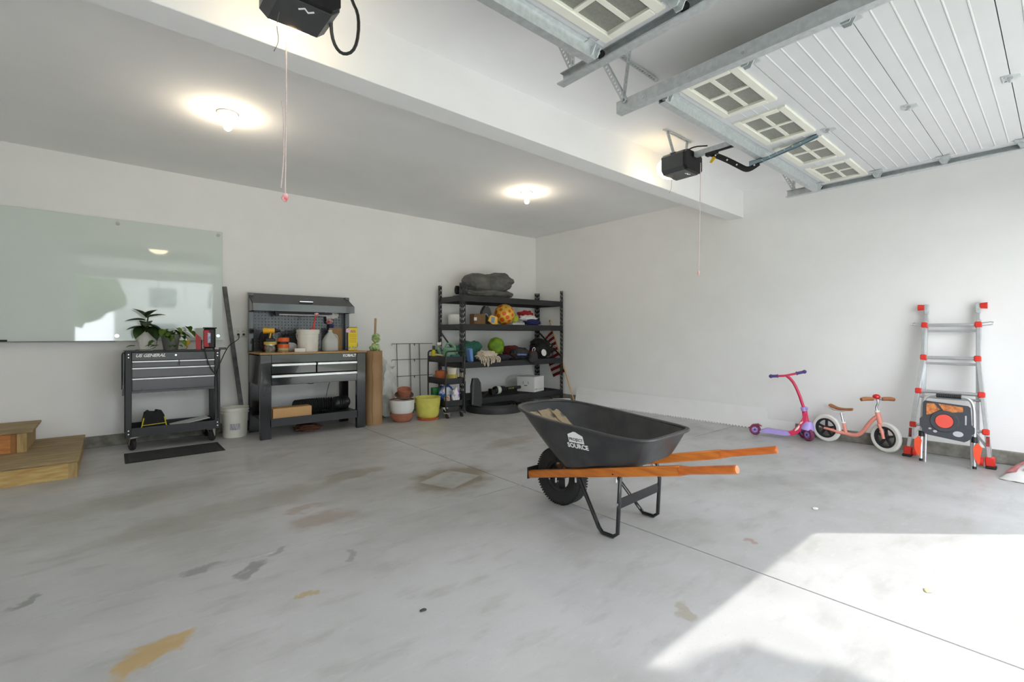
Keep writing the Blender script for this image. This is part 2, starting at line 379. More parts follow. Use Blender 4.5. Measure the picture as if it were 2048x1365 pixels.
def track(x, side, label, group=None):
    """C-shaped horizontal rail along y at x, open towards side; hung from the ceiling at its end"""
    root = T('garage_door_track', label, 'track', (x, 1.88, 2.592)); s = side
    P = [(0, 0), (.055*s, 0), (.055*s, .008), (.004*s, .004), (.004*s, .07), (.03*s, .07), (.03*s, .074), (0, .074)]
    if s < 0: P = P[::-1]
    B().prism(P, 'y', 0, -2.25).to('rail', GALV, root)
    pts = [(.01*s, -2.25, .035)]
    cv = B()
    for i in range(9):
        a = R(90*i/8); cv_p = Vector((.002*s, -2.25-.36*math.sin(a), .037-.36*(1-math.cos(a)))); pts.append(tuple(cv_p))
    pts.append((.002*s, -2.61, -2.57))
    for a, b in zip(pts[1:], pts[2:]): cv.bar(a, b, .004, .07, up=(0, 1, .01))
    cv.to('curved_rail', GALV, root)
    g = B(); perforated(g, (-.01*s, -.06, .05), (.02*s, -.09, .388), (0, 1, 0)); g.to('hanger', GALV, root)
    g = B(); perforated(g, (-.01*s, -.07, .05), (-.02*s, .10, .388), (1, 0, 0)); g.to('hanger', GALV, root)
    return root
def ceiling_angle(parent, p, q):
    g = B(); perforated(g, p, q, (0, 0, 1)); g.to('ceiling_angle', GALV, parent)
ta = track(1.995, -1, 'galvanised door track beside the door with one framed window showing'); tb = track(2.49, 1, 'galvanised door track between the two raised doors, nearer the four windows')
ceiling_angle(tb, (0, -.02, .372), (.46, -.005, .372))
tc = track(5.39, -1, 'galvanised door track along the bare wall, end hung low on short angle')
td = track(D1[0]-.09, 1, 'galvanised door track beyond the pull cord, outside the view')
for t_, sx in ((ta, -1), (tb, 1)):
    for yy in (-.2, -.5, -.8): B().cyl((0, yy, .03), (-.006*sx, yy, .03), .008, n=8).to('bolt', CHROME, t_)
LENS = mat('warm lit opener lens', (255, 232, 190), .35, 0, .08, 6, emit=4.0)
HOUSE = mat('charcoal opener housing', (72, 74, 77), .4, 0, .12, 20)
def opener(x, label, cord_end, loopside):
    root = T('garage_door_opener', label, 'garage door opener', (x, 2.28, 2.72))
    g = B(); P = [(-.145, -.07), (-.11, -.10), (.11, -.10), (.145, -.07), (.145, .05), (.11, .08), (-.11, .08), (-.145, .05)]
    g.prism(P, 'y', -.11, .10); g.to('housing', HOUSE, root)
    g = B(); g.prism([(a*.96, b*.96) for a, b in P], 'y', -.11, -.14); g.to('end_cap', BLACKPL, root)
    g = B(); ln = [(a*1.02, b*.99) for a, b in P]
    g.lathe([(.0, .10), (.06, .095), (.105, .07), (.128, .03), (.132, 0)], (0, .10, -.012), 24, Matrix.Rotation(R(-90), 3, 'X') @ Matrix.Diagonal((1.08, .70, 1))); g.to('light_lens', LENS, root)
    mk = B()
    mk.tube([(-.02, -.06, -.1015), (0, -.08, -.1015), (.02, -.06, -.1015), (.04, -.08, -.1015)], .004, 6); mk.to('emblem', LETTER, root)
    B().box((0, -1.60, .045), (.05, 2.90, .042)).to('drive_rail', GALV, root)
    B().box((0, -1.4, .02), (.03, 2.2, .008)).to('drive_belt', RUBBER, root)
    # ceiling mount of perforated angle
    for sx in (-1, 1):
        g = B(); perforated(g, (sx*.10, 0, .075), (sx*.17, .02, .268), (0, 1, 0)); g.to('mount_angle', GALV, root)
    g = B(); perforated(g, (-.22, .02, .262), (.22, .02, .262), (0, 0, 1)); g.to('mount_angle', GALV, root)
    B().box((0, 0, .08), (.26, .05, .006)).to('mount_strap', GALV, root)
    # trolley, curved black arm, slotted bracket on the door
    B().box((0, -.30, .012), (.045, .10, .03), bev=.004).to('trolley', BLACKPL, root)
    pts = [(0, -.29, .015), (0, -.42, -.07), (0, -.54, -.165), (0, -.59, -.205), (0, -.63, -.205), (0, -.69, -.178)]
    a = B().tube(pts, .005, 10, flat=4.6, sm=2).to('arm', BLACKPL, root)
    for p in ((-.34, -.018), (-.44, -.086), (-.52, -.148), (-.66, -.19)): B().cyl((-.014, p[0], p[1]), (.014, p[0], p[1]), .008, n=8).to('bolt', CHROME, a)
    BP = [(-.62, -.150), (-.76, -.150), (-1.10, -.083), (-1.10, -.100), (-.98, -.130), (-.62, -.190)]
    g = B(); g.prism(BP, 'x', -.018, -.014); g.prism(BP, 'x', .014, .018); g.prism([(-.76, -.150), (-1.10, -.083), (-1.10, -.087), (-.76, -.154), (-.62, -.154), (-.62, -.150)], 'x', -.018, .018)
    br = g.to('door_bracket', mat('blue zinc steel', (150, 172, 184), .35, .7, .15, 20), root)
    for i in range(6): B().cyl((-.021, -.72-i*.055, -.165+i*.010), (.021, -.72-i*.055, -.165+i*.010), .006, n=8).to('bolt', CHROME, br)
    # release handle
    g = B(); g.prism([(-.33, .01), (-.36, -.01), (-.30, -.07), (-.28, -.06)], 'x', -.004, .004); g.to('warning_tag', mat('yellow tag', (236, 204, 40), .5), root)
    pl = Vector((x, 2.28, 2.72)); e = Vector(cord_end)-pl
    cordm = mat('pale pink pull cord', (226, 206, 204), .7, 0, .15, 90)
    B().tube([(e.x, e.y-.02, -.04), (e.x+.002, e.y-.01, e.z*.5), tuple(e)], .0035, 6).to('pull_cord', cordm, root)
    B().box(tuple(e+Vector((0, 0, -.02))), (.03, .012, .045), (0, .5, .3), bev=.005).to('pull_handle', mat('red pull handle', (214, 92, 96), .5, c2=(236, 220, 218), scale=40), root)
    wire('antenna_wire', [(-.08, .02, -.10), (-.09, .03, -.16), (-.075, .04, -.22), (-.095, .05, -.27)], .0016, mat('grey antenna wire', (110, 104, 96), .6), root)
    return root
op1 = opener(.66, 'charcoal garage door opener with glowing lens, long pull cord and thick black cable loop', (.655, 2.49, 1.86), 1)
op2 = opener(3.96, 'charcoal garage door opener with glowing lens and curved black arm near the corner', (3.96, 2.10, 1.73), -1)
wire('power_cable', [(.13, -.05, .0), (.15, .02, -.12), (.20, .02, -.19), (.26, -.02, -.16), (.27, -.04, .0), (.24, 0, .1), (.2, 0, .25)], .008, mat('black power cable', (44, 46, 42), .5), op1)
wire('cord', [(.01, .0, -.0+.08), (.03, -.1, .14), (.02, -.25, .10)], .006, BLACKPL, op2)
wire('second_strand', [(-.025, .195, -.42), (-.014, .20, -.47), (-.012, .206, -.7), (-.025, .208, -.84)], .003, MATS['pale pink pull cord'], op1)
BULB = mat('lit bulb', (255, 236, 206), .3, 0, .03, 5, emit=130)
for i, (x, lab) in enumerate(((.735, 'bare lit bulb in white ceiling holder above the rolling drawer cart'), (4.06, 'bare lit bulb in white ceiling holder near the steel shelving'))):
    t = T('ceiling_bulb_lamp', lab, 'ceiling lamp', (x, 4.47, ZC))
    B().lathe([(0, -.001), (.075, -.001), (.078, -.012), (.07, -.022), (.035, -.026), (.030, -.05), (.022, -.055), (0, -.056)], n=32).to('holder', WHITEPL, t)
    B().lathe([(.012, -.056), (.015, -.07), (.029, -.098), (.031, -.115), (.024, -.135), (.010, -.146), (0, -.148)], n=24).to('bulb', BULB, t)

# ------------------------------------------------------------------ back wall: whiteboard, outlets
GLASSB = mat('back painted glass', (214, 224, 219), .03, 0, .02, 2, coat=1.0, spec=.9)
t = T('whiteboard', 'large frameless pale green glass whiteboard mounted on the back wall', 'whiteboard', (-.3, YB-.001, 1.10))
B().b(-1.1, 1.31, -.025, -.017, 0, 1.28).to('glass_panel', GLASSB, t)
B().b(-1.1, 1.312, -.0165, -.012, -.002, 1.282).to('green_edge', mat('green glass edge', (120, 150, 140), .2), t)
for x, z in ((1.265, 1.235), (.36, 1.235), (.352, .052), (1.265, .052), (-.6, 1.235), (-.6, .052)): B().cyl((x, 0, z), (x, -.034, z), .019, n=18).to('standoff', CHROME, t)
B().b(-1.0, .34, -.075, 0, -.008, .0, bev=.002).to('pen_tray', mat('grey tray', (120, 124, 124), .4, .4), t)
B().cyl((-.50, -.045, .008), (-.44, -.045, .008), .008, n=10).to('marker', BLACKPL, t)
PLATE = mat('outlet white', (226, 226, 222), .4, 0, .03, 10)
def outlet(x, z, label, n=2):
    t = T('wall_outlet', label, 'outlet', (x, YB, z)); B().b(-.035*n, .035*n, -.008, 0, -.057, .057, bev=.003).to('cover_plate', PLATE, t)
    for i in range(n):
        cx = (i-(n-1)/2)*.058
        for dz in (-.02, .02):
            s = B().b(cx-.016, cx+.016, -.012, -.006, dz-.014, dz+.014, bev=.003).to('socket', PLATE, t)
            B().b(cx-.007, cx-.004, -.0125, -.0118, dz-.006, dz+.006).b(cx+.004, cx+.007, -.0125, -.0118, dz-.006, dz+.006).to('slot', BLACKPL, s)
    return t
ou = outlet(1.205, 1.19, 'white double outlet plate with two black plugs beside the workbench')
for cx in (-.029, .029): B().box((cx, -.026, -.022), (.024, .03, .024), bev=.005).to('plug', BLACKPL, ou)
outlet(4.37, 1.18, 'white outlet plate seen through the steel shelving', 1)

# ------------------------------------------------------------------ wooden steps
PLY = mat('weathered plywood tread', (168, 146, 106), .75, 0, .2, 5, .1, c2=(134, 114, 84), stretch=(1, 5, 5))
LUMBER = mat('pressure treated lumber', (196, 172, 112), .7, 0, .2, 5, .1, c2=(170, 128, 72), stretch=(1.2, 8, 8))
PINE = mat('fresh orange pine', (196, 134, 74), .65, 0, .2, 5, c2=(172, 108, 54), stretch=(1.2, 8, 8))
ENDW = mat('sawn stringer end', (178, 152, 100), .75, 0, .2, 8, .1, c2=(150, 124, 80), stretch=(8, 8, 1))
t = T('wooden_steps', 'low two-tread wooden steps of plywood and lumber against the back wall', 'steps', (-.25, 5.22, 0))
B().b(-2.0, -.01, 0, .04, 0, .125).to('riser', LUMBER, t)
B().b(-.01, .045, -.0, 1.24, 0, .13).to('stringer', ENDW, t)
B().b(-2.0, .055, -.02, 1.24, .13, .15, bev=.003).to('tread', PLY, t)
B().b(-2.0, -.40, .62, .66, .15, .315).to('riser', PINE, t)
B().b(-.40, -.36, .618, .66, .15, .315).to('riser_block', mat('brown pine block', (164, 112, 62), .7, 0, .2, 8), t)
B().b(-.36, -.30, .60, 1.24, .15, .315).to('stringer', ENDW, t)
B().b(-2.0, -.26, .585, 1.24, .315, .335, bev=.003).to('tread', PLY, t)

# ------------------------------------------------------------------ rolling drawer cart
CART = mat('dark blue black enamel', (36, 37, 45), .25, 0, .25, 6, coat=.15)
SILVER = mat('silver drawer trim', (214, 216, 216), .3, .6, .08, 20)
cart = T('rolling_tool_cart', 'black rolling drawer cart with silver drawer trim and open lower tray', 'tool cart', (.515, 6.03, 0))
W2 = .405
for sx in (-1, 1):
    for y in (0, .36): B().b(sx*W2, sx*(W2-.052), y, y+.05, .135, .99, bev=.004).to('post', BLACK, cart)
bd = B().b(-W2+.045, W2-.045, .012, .40, .575, .985).to('drawer_cabinet', CART, cart)
B().b(-W2-.005, W2+.005, -.006, .415, .985, 1.0, bev=.004).to('lid', BLACK, cart)
B().b(-W2+.052, W2-.052, -.006, .014, .904, .984, bev=.003).to('header_panel', CART, cart)
text('US GENERAL', .042, LETTER, cart, (-.205, -.0075, .952), (R(90), 0, 0), .35, .0016)
B().cyl((.005, -.006, .952), (.005, -.013, .952), .009, n=14).to('lock', CHROME, cart)
for x0, x1, z0, z1 in ((-.35, .028, .838, .898), (.036, .35, .838, .898), (-.35, .35, .732, .830), (-.35, .35, .60, .724)):
    d = B().b(x0, x1, -.004, .05, z0, z1, bev=.003).to('drawer', CART, cart)
    B().b(x0, x1, -.016, -.002, z1-.012, z1, bev=.002).to('handle', SILVER, d)
tr = B(); tr.b(-W2+.05, W2-.05, .0, .40, .150, .158); tr.b(-W2+.05, W2-.05, -.002, .006, .14, .228); tr.b(-W2+.05, W2-.05, .394, .402, .14, .228); tr.b(-W2+.044, -W2+.052, .0, .40, .14, .228); tr.b(W2-.052, W2-.044, .0, .40, .14, .228)
tr.to('lower_tray', BLACK, cart)
BOLT = B().lathe([(0, .006), (.006, .005), (.009, 0), (0, 0)], n=12, M=Matrix.Rotation(R(90), 3, 'X')).mesh('bolt', CHROME)
for sx in (-1, 1):
    for z in (.965, .935, .205, .170): link('bolt', BOLT, cart, (sx*(W2-.026), -.001, z))
def caster(parent, x, y, z0, r, turn, wm=RUBBER):
    g = B(); g.box((0, 0, z0-.004), (.07, .075, .008)); g.cyl((0, 0, z0-.012), (0, 0, z0-.004), .024, n=14)
    for s in (-1, 1): g.prism([(-.028, z0-.01), (.028, z0-.01), (.014+.012, r-.012), (-.004+.012, r-.012)], 'x', s*.026, s*.022)
    g.box((0, 0, z0-.013), (.056, .056, .006))
    o = g.to('caster', CHROME, parent, loc=(x, y, 0), rot=(0, 0, turn))
    wg = B(); wg.lathe([(.01, -.018), (r*.62, -.018), (r*.66, -.014), (r*.8, -.018), (r*.96, -.014), (r, -.006), (r, .006), (r*.96, .014), (r*.8, .018), (r*.66, .014), (r*.62, .018), (.01, .018)], (.012, .0, r), 26, Matrix.Rotation(R(90), 3, 'Y'))
    for v in wg.bm.verts: v.co = Vector((v.co.x-.012, v.co.y+.012, v.co.z))
    wg.to('wheel', wm, o)
for x, y, tn in ((-.345, .045, R(20)), (.33, .045, R(-35)), (-.345, .35, R(10)), (.33, .35, R(15))): caster(cart, x, y, .138, .062, tn)
# long-handled tools hooked on the side
for i, (y, z0, z1) in enumerate(((.03, .62, .97), (.10, .55, .96))):
    B().bar((-W2-.014, y, z0), (-W2-.010, y, z1), .014, .022, bev=.003).to('side_tool', mat('dull steel tool', (110, 112, 114), .4, .7, .2, 20), cart)
B().tube([(-W2+.0, -.0, .985), (-W2-.02, .0, .98), (-W2-.022, .0, .9), (-W2-.02, .03, .62)], .008, 8, sm=1).to('side_handle', BLACK, cart)
B().cyl((W2-.01, .02, 1.012), (W2+.06, .02, 1.012), .012, n=12).to('push_handle', mat('grey grip', (96, 98, 102), .5), cart)

def leaf_mesh(name, L, W, m, curl=.25, heart=0):
    g = B(); n = 7; rows = []
    for i in range(n+1):
        u = i/n; w_ = W*math.sin(math.pi*min(1, (u*.9+.1)**(.7 if heart else .9)))**.9/2 if 0 < i < n else .001
        x = L*u; z = -curl*L*u*u
        rows.append([g.bm.verts.new((x-(heart*W*.25*(abs(k)) if i == 1 else 0), w_*k, z+abs(k)*w_*.35)) for k in (-1, -.5, 0, .5, 1)])
    for a, b in zip(rows, rows[1:]):
        for k in range(4): g.bm.faces.new((a[k], a[k+1], b[k+1], b[k]))
    geo = list(g.bm.faces); ex = bmesh.ops.solidify(g.bm, geom=geo, thickness=.0012)
    return g.mesh(name, m)
DLEAF = mat('dark glossy leaf', (62, 92, 44), .35, 0, .4, 14, c2=(42, 62, 34)); LLEAF = mat('light pothos leaf', (116, 150, 48), .4, 0, .35, 16, c2=(72, 110, 40)); SOIL = mat('potting soil', (58, 46, 38), .95, 0, .3, 40, .5)
STEM = mat('green brown stem', (84, 88, 50), .6)
def pot(g, r0, r1, h, th=.006): return g.lathe([(0, 0), (r0, 0), (r1, h), (r1-th, h), (r1-th-.004, h-.02), (0, h-.02)], n=32)
t = T('potted_plant', 'dark broad-leaved plant in a white tapered pot on the drawer cart', 'plant', (.285, 6.22, 1.0))
pot(B(), .058, .085, .19).to('pot', mat('white ribbed pot', (224, 222, 216), .6, 0, .06, 60, .2), t); B().cyl((0, 0, .165), (0, 0, .175), .075, n=24).to('soil', SOIL, t)
B().tube([(0, 0, .17), (.0, 0, .24), (.01, 0, .31), (.015, 0, .35)], .007, 8).to('stem', STEM, t)
lm = leaf_mesh('leaf', .17, .11, DLEAF)
for a, el, z, s in ((200, 5, .24, 1.0), (235, -25, .25, 1.2), (300, -28, .25, 1.25), (340, -15, .27, 1.0), (180, 12, .31, 1.0), (265, -5, .30, 1.0), (10, 25, .34, 1.0), (150, 50, .34, .95), (40, 45, .35, .9), (90, 0, .27, .9)):
    link('leaf', lm, t, (0, 0, z), Euler((0, R(-el), R(a))), s)
t = T('trailing_plant', 'light green trailing plant in a grey pot with one yellow leaf on the drawer cart', 'plant', (.49, 6.20, 1.0))
pot(B(), .062, .085, .165).to('pot', mat('grey ceramic pot', (112, 113, 108), .6, 0, .15, 20), t); B().cyl((0, 0, .14), (0, 0, .15), .073, n=24).to('soil', SOIL, t)
lm = leaf_mesh('leaf', .085, .065, LLEAF, .4, 1); random.seed(5)
for i in range(30):
    a = random.uniform(0, 360); rr = random.uniform(.0, .115); z = .165+random.uniform(0, .07)-max(0, rr-.08)*.8
    link('leaf', lm, t, (rr*math.cos(R(a)), rr*math.sin(R(a))*.8, z), Euler((0, R(random.uniform(-10, 35)), R(a+random.uniform(-40, 40)))), random.uniform(.7, 1.15))
for i, (x, y, z, a) in enumerate(((.17, -.04, .20, -60), (.15, -.02, .25, 60), (-.145, -.10, .10, 220), (-.12, -.11, .03, 200), (-.16, -.10, .055, 160), (-.31, -.12, .018, 200), (.03, -.125, .05, 260), (.05, -.14, .02, 300), (0, -.15, .012, 250), (.085, -.09, .10, 300))):
    link('leaf', lm, t, (x, y, max(z, .05)), Euler((0, R(20 if z > .06 else -8), R(a))), 1.0 if z > .06 else .8)
for pts in ([(-.06, -.03, .17), (-.12, -.08, .13), (-.13, -.10, .01), (-.30, -.12, .012)], [(.02, -.05, .17), (.03, -.10, .12), (.04, -.125, .03), (0, -.15, .01)], [(.06, -.03, .17), (.12, -.04, .12), (.15, -.06, .01), (.08, -.1, .008)], [(.05, 0, .17), (.13, -.02, .22), (.17, -.04, .20)]):
    B().tube(pts, .0025, 5, sm=2).to('stem', STEM, t)
yl = leaf_mesh('yellow_leaf', .06, .06, mat('yellow leaf', (232, 190, 44), .5), .5, 1); link('yellow_leaf', yl, t, (.135, -.05, .10), Euler((0, R(60), R(-70))))

CH_R = mat('red tool plastic', (176, 36, 40), .4, 0, .15, 20)
t = T('battery_charger', 'red and black battery charger unit standing on the drawer cart', 'charger', (.80, 6.13, 1.0), R(-8))
B().box((.035, 0, .125), (.11, .09, .225), bev=.015).to('body', BLACKPL, t); B().box((.005, -.012, .12), (.058, .082, .19), bev=.008).to('red_panel', CH_R, t)
B().box((.037, 0, .238), (.13, .10, .014), bev=.005).to('cap', BLACKPL, t)
B().prism([(-.09, .0), (-.045, 0), (-.045, .13), (-.095, .185)], 'y', -.045, .045).to('side_block', CH_R, t)
B().box((-.05, 0, .055), (.03, .08, .11), bev=.005).to('bridge', BLACKPL, t)
B().box((.03, -.056, .13), (.026, .002, .11)).to('label_strip', mat('blue white print', (120, 130, 190), .5, 0, .3, 60, c2=(225, 225, 235)), t)
for x in (-.02, .075): B().box((x, 0, .006), (.02, .08, .012)).to('foot', BLACKPL, t)
tag(wire('charger_cable', [(.77, 6.06, 1.03), (.77, 6.02, 1.03), (.775, 5.985, .99), (.80, 5.985, .86), (.87, 5.985, .72), (.89, 5.985, .80), (.96, 5.985, .98), (1.01, 6.04, 1.05), (1.06, 6.22, 1.06), (1.125, 6.33, 1.09), (1.172, 6.395, 1.12), (1.176, 6.456, 1.163)], .005, BLACKPL), 'black charger cable looping from the drawer cart to the wall outlet', 'cable')
tag(wire('hanging_cable', [(.885, 6.01, .76), (.895, 6.012, .60), (.895, 6.012, .40), (.90, 6.012, .25)], .0045, BLACKPL), 'black cable hanging straight down along the drawer cart post', 'cable')
TB = mat('black tool bag cloth', (30, 30, 33), .85, 0, .3, 40, .3); YEL = mat('yellow webbing', (222, 206, 56), .6, 0, .15, 40)
t = T('tool_bag', 'small black tool bag with yellow webbing in the cart tray', 'bag', (.345, 6.20, .158))
B().prism([(-.115, 0), (.115, 0), (.085, .17), (.07, .20), (.02, .215), (.01, .195), (-.03, .20), (-.05, .215), (-.08, .19)], 'y', -.08, .08).to('body', TB, t)
for sx in (-1, 1): B().tube([(sx*.115, -.085, .005), (sx*.098, -.085, .08), (sx*.085, -.085, .15)], .006, 6).to('strap', YEL, t)
B().bar((-.10, -.084, .075), (.10, -.084, .085), .012, .006).to('strap', YEL, t)
tag(B().box((.66, 6.20, .225), (.34, .20, .006), (0, R(-8), R(5))).to('paper_sheet', mat('white paper', (222, 222, 222), .8, 0, .06, 15)), 'curled white paper sheets in the cart lower tray', 'paper')
tag(B().box((.64, 6.30, .182), (.30, .18, .006), (0, R(-7), 0)).to('folder', mat('navy folder', (40, 42, 60), .6)), 'dark navy folder under the white sheets in the tray', 'folder')
mt = T('floor_mat', 'narrow ribbed black rubber mat on the floor before the drawer cart', 'mat', (.49, 5.70, 0))
B().b(-.39, .39, -.225, .225, 0, .008, bev=.003).to('base', RUBBER, mt)
g = B()
for i in range(14): g.b(-.36, .36, -.20+i*.03, -.186+i*.03, .006, .0115)
g = g.to('ribs', mat('worn rubber ribs', (50, 50, 50), .7, 0, .3, 8), mt); g['kind'] = 'stuff'
WB_ = mat('white bucket plastic', (226, 224, 214), .4, 0, .05, 12)
def bucket(name, label, loc, r0, r1, h, lid=False, marks=True):
    t = T(name, label, 'bucket', loc)
    prof = [(0, 0), (r0, 0), (r0+.003, .01), (r1-.008, h*.80), (r1+.004, h*.805), (r1+.004, h*.83), (r1-.004, h*.835), (r1-.002, h*.90), (r1+.006, h*.905), (r1+.006, h*.925), (r1, h*.93), (r1, h*.985), (r1+.006, h), (r1-.006, h)]
    prof += [(r1-.01, h*.97), (r0-.006, .012), (0, .012)]
    B().lathe(prof, n=40).to('body', WB_, t); return t
bk = bucket('white_bucket', 'white plastic bucket with a barcode label on the floor beside the cart', (1.09, 6.19, 0), .118, .138, .335)
lb = B(); nn = 5
for i in range(nn):
    a0, a1 = R(238+i*9), R(238+(i+1)*9); r_ = .1315
    lb.quad((r_*math.cos(a0), r_*math.sin(a0), .09), (r_*math.cos(a1), r_*math.sin(a1), .09), (r_*1.018*math.cos(a1), r_*1.018*math.sin(a1), .16), (r_*1.018*math.cos(a0), r_*1.018*math.sin(a0), .16))
lb.to('label', mat('barcode label', (214, 212, 216), .5, 0, .5, 40, c2=(90, 88, 100), stretch=(8, 8, .2)), bk)
g = B().bar((1.220, 6.335, .012), (1.03, 6.465, 1.735), .045, .02, up=(0, 1, 0), bev=.003); tag(g.to('leaning_strip', mat('dark mottled strip', (92, 92, 90), .5, .3, .4, 14, c2=(60, 60, 60))), 'long dark mottled strip leaning on the back wall beside the workbench', 'strip')

# ------------------------------------------------------------------ steel workbench with hood
PEG = mat('dark pegboard', (66, 70, 78), .3, 0, .1, 6, coat=.3)
wb = T('workbench', 'gloss black steel workbench with drawers, pegboard back and sloped hood', 'workbench', (1.85, 5.72, 0))
for x0, x1 in ((-.60, -.487), (.487, .60)):
    B().b(x0, x1, 0, .05, 0, .94, bev=.004).to('leg', GLOSSBLACK, wb); B().b(x0, x1, .56, .61, 0, .94, bev=.004).to('leg', GLOSSBLACK, wb)
for sx in (-1, 1): B().b(sx*.598, sx*.590, .05, .56, .60, .93).to('side_panel', GLOSSBLACK, wb)
B().b(-.605, .61, -.012, .62, .942, .962, bev=.002).to('worktop', mat('wood worktop', (178, 138, 92), .5, 0, .15, 6, stretch=(1, 6, 6)), wb)
B().b(-.487, .487, .004, .02, .845, .941, bev=.002).to('header_panel', GLOSSBLACK, wb)
text('KOBALT', .043, LETTER, wb, (.395, .003, .909), (R(90), 0, 0), 0, .0025)
for x0, x1, z0, z1, hh_ in ((-.487, -.006, .722, .842, .034), (.006, .487, .722, .842, .034), (-.487, .487, .596, .716, .036)):
    d = B().b(x0, x1, .0, .5, z0, z1, bev=.003).to('drawer', GLOSSBLACK, wb)
    B().b(x0, x1, -.018, .004, z1-hh_, z1-.003, bev=.006).to('handle', SILVER, d)
sh = B(); sh.b(-.55, .55, .02, .60, .19, .20); sh.b(-.50, .50, .0, .012, .135, .225); sh.to('lower_shelf', BLACK, wb)
pg = B(); NX, NZ, HP, HH = 31, 18, .0375, .005
for j in range(NZ+1):
    z0 = .962 if j == 0 else .985+(j-1)*HP+HH; z1 = 1.66 if j == NZ else .985+j*HP-HH; pg.b(-.60, .60, .605, .635, z0, z1)
for j in range(NZ):
    zc_ = .985+j*HP
    for i in range(NX+1):
        x0 = -.60 if i == 0 else -.5625+(i-1)*HP+HH; x1 = .60 if i == NX else -.5625+i*HP-HH; pg.b(x0, x1, .605, .635, zc_-HH, zc_+HH)
pg.to('pegboard', PEG, wb)
for sx in (-1, 1): B().b(sx*.605, sx*.55, .55, .622, .962, 1.665, bev=.003).to('upright', GLOSSBLACK, wb)
hd = B().prism([(.622, 1.668), (.345, 1.535), (.335, 1.445), (.345, 1.445), (.36, 1.525), (.61, 1.645), (.622, 1.645)], 'x', -.602, .59).to('hood', mat('satin dark grey steel', (62, 63, 66), .42, 0, .15, 10), wb)
for x0 in (-.602, .586): B().prism([(.618, 1.66), (.35, 1.532), (.34, 1.447), (.618, 1.447)], 'x', x0, x0+.004).to('hood_side', GLOSSBLACK, wb)
B().b(-.602, .59, .330, .336, 1.446, 1.532).to('hood_lip', mat('gloss dark grey lip', (70, 74, 72), .16, 0, .1, 6, coat=.4), wb)
hdl = B().b(-.095, .065, .33, .355, 1.545, 1.575, bev=.004).to('hood_handle', BLACKPL, wb); B().b(-.093, .063, .326, .333, 1.566, 1.574).to('chrome_strip', CHROME, hdl)
B().cyl((-.30, .48, 1.412), (.30, .48, 1.412), .011, n=12).to('light_tube', mat('unlit tube', (216, 218, 220), .3), wb); B().b(-.33, -.29, .465, .495, 1.39, 1.43).to('tube_end', BLACKPL, wb)
B().b(-.34, .34, .44, .52, 1.425, 1.445).to('light_fixture', BLACKPL, wb)
wz = .962
# --- things on the worktop
def roll(name, label, cat, loc, r, h, m, hole=.5):
    o = B().lathe([(r*hole, 0), (r, 0), (r*1.01, h*.5), (r, h), (r*hole, h), (r*hole, 0)], n=28).to(name, m); o.location = loc; return tag(o, label, cat)
t = T('glass_jar', 'small clear jar of screws under the yellow tape roll', 'jar', (1.40, 5.93, wz))
B().lathe([(0, 0), (.05, 0), (.053, .01), (.053, .065), (.045, .078), (.045, .08), (0, .08)], n=24).to('glass', mat('hazy jar glass', (168, 170, 158), .15, 0, .3, 30, c2=(120, 110, 90), trans=.3), t); B().cyl((0, 0, .08), (0, 0, .088), .048, n=24).to('lid', SILVER, t)
roll('tape_roll', 'yellow masking tape roll beneath the cordless drill', 'tape', (1.40, 5.93, wz+.0885), .066, .034, mat('yellow masking tape', (196, 172, 84), .6, 0, .1, 30))
DY = mat('yellow drill plastic', (236, 172, 28), .4, 0, .1, 20)
t = T('cordless_drill', 'yellow and black cordless drill standing on the tape roll', 'drill', (1.40, 5.93, wz+.123), R(-12))
B().box((0, 0, .018), (.10, .065, .036), bev=.008).to('battery', BLACKPL, t)
B().prism([(-.022, .03), (.02, .03), (.03, .10), (-.018, .10)], 'y', -.016, .016).to('grip', BLACKPL, t)
B().cyl((-.075, 0, .125), (.045, 0, .125), .034, .03, 18).to('motor_body', DY, t); B().cyl((.045, 0, .125), (.075, 0, .125), .027, .02, 16).to('gearbox', BLACKPL, t); B().cyl((.075, 0, .125), (.105, 0, .125), .018, .012, 14).to('chuck', BLACKPL, t); B().cyl((.105, 0, .125), (.145, 0, .125), .003, n=8).to('drill_bit', CHROME, t); B().box((.028, 0, .082), (.012, .018, .026), bev=.003).to('trigger', DY, t)
B().box((-.0, -.018, .07), (.012, .006, .06), (0, R(12), 0)).to('yellow_stripe', DY, t)
OR = mat('orange tape', (238, 104, 46), .5, 0, .15, 30)
zz = wz
for nm, lab, hh_, r_, m_ in (('twine_spool', 'tan twine spool at the bottom of the roll stack', .022, .064, CARD), ('tape_roll', 'pale green tape roll second from the bottom of the stack', .022, .06, mat('pale green tape', (176, 196, 140), .6)), ('tape_roll', 'orange flagging tape roll in the middle of the stack', .048, .062, OR), ('wire_spool', 'dark wire spool between two orange rolls', .028, .055, mat('dark wire', (60, 58, 56), .5, .3, .4, 60)), ('tape_roll', 'orange flagging tape roll topmost of the stack', .046, .062, OR)):
    roll(nm, lab, 'roll', (1.545, 5.95, zz), r_, hh_, m_, .3); zz += hh_+.0005
tag(B().lump((1.655, 6.10, wz), (.17, .11, .11), 4, .15, 2).to('plastic_bag', mat('white and blue plastic bag', (224, 226, 232), .4, 0, .2, 9, c2=(66, 82, 178), thr=(.58, .64))), 'crumpled white and blue plastic bag behind the orange rolls', 'bag')
tag(B().box((1.685, 5.80, wz+.022), (.115, .07, .044), (0, 0, R(-8)), bev=.003).to('small_box', mat('white card', (226, 226, 222), .7)), 'small plain white box lying before the bench bucket', 'box')
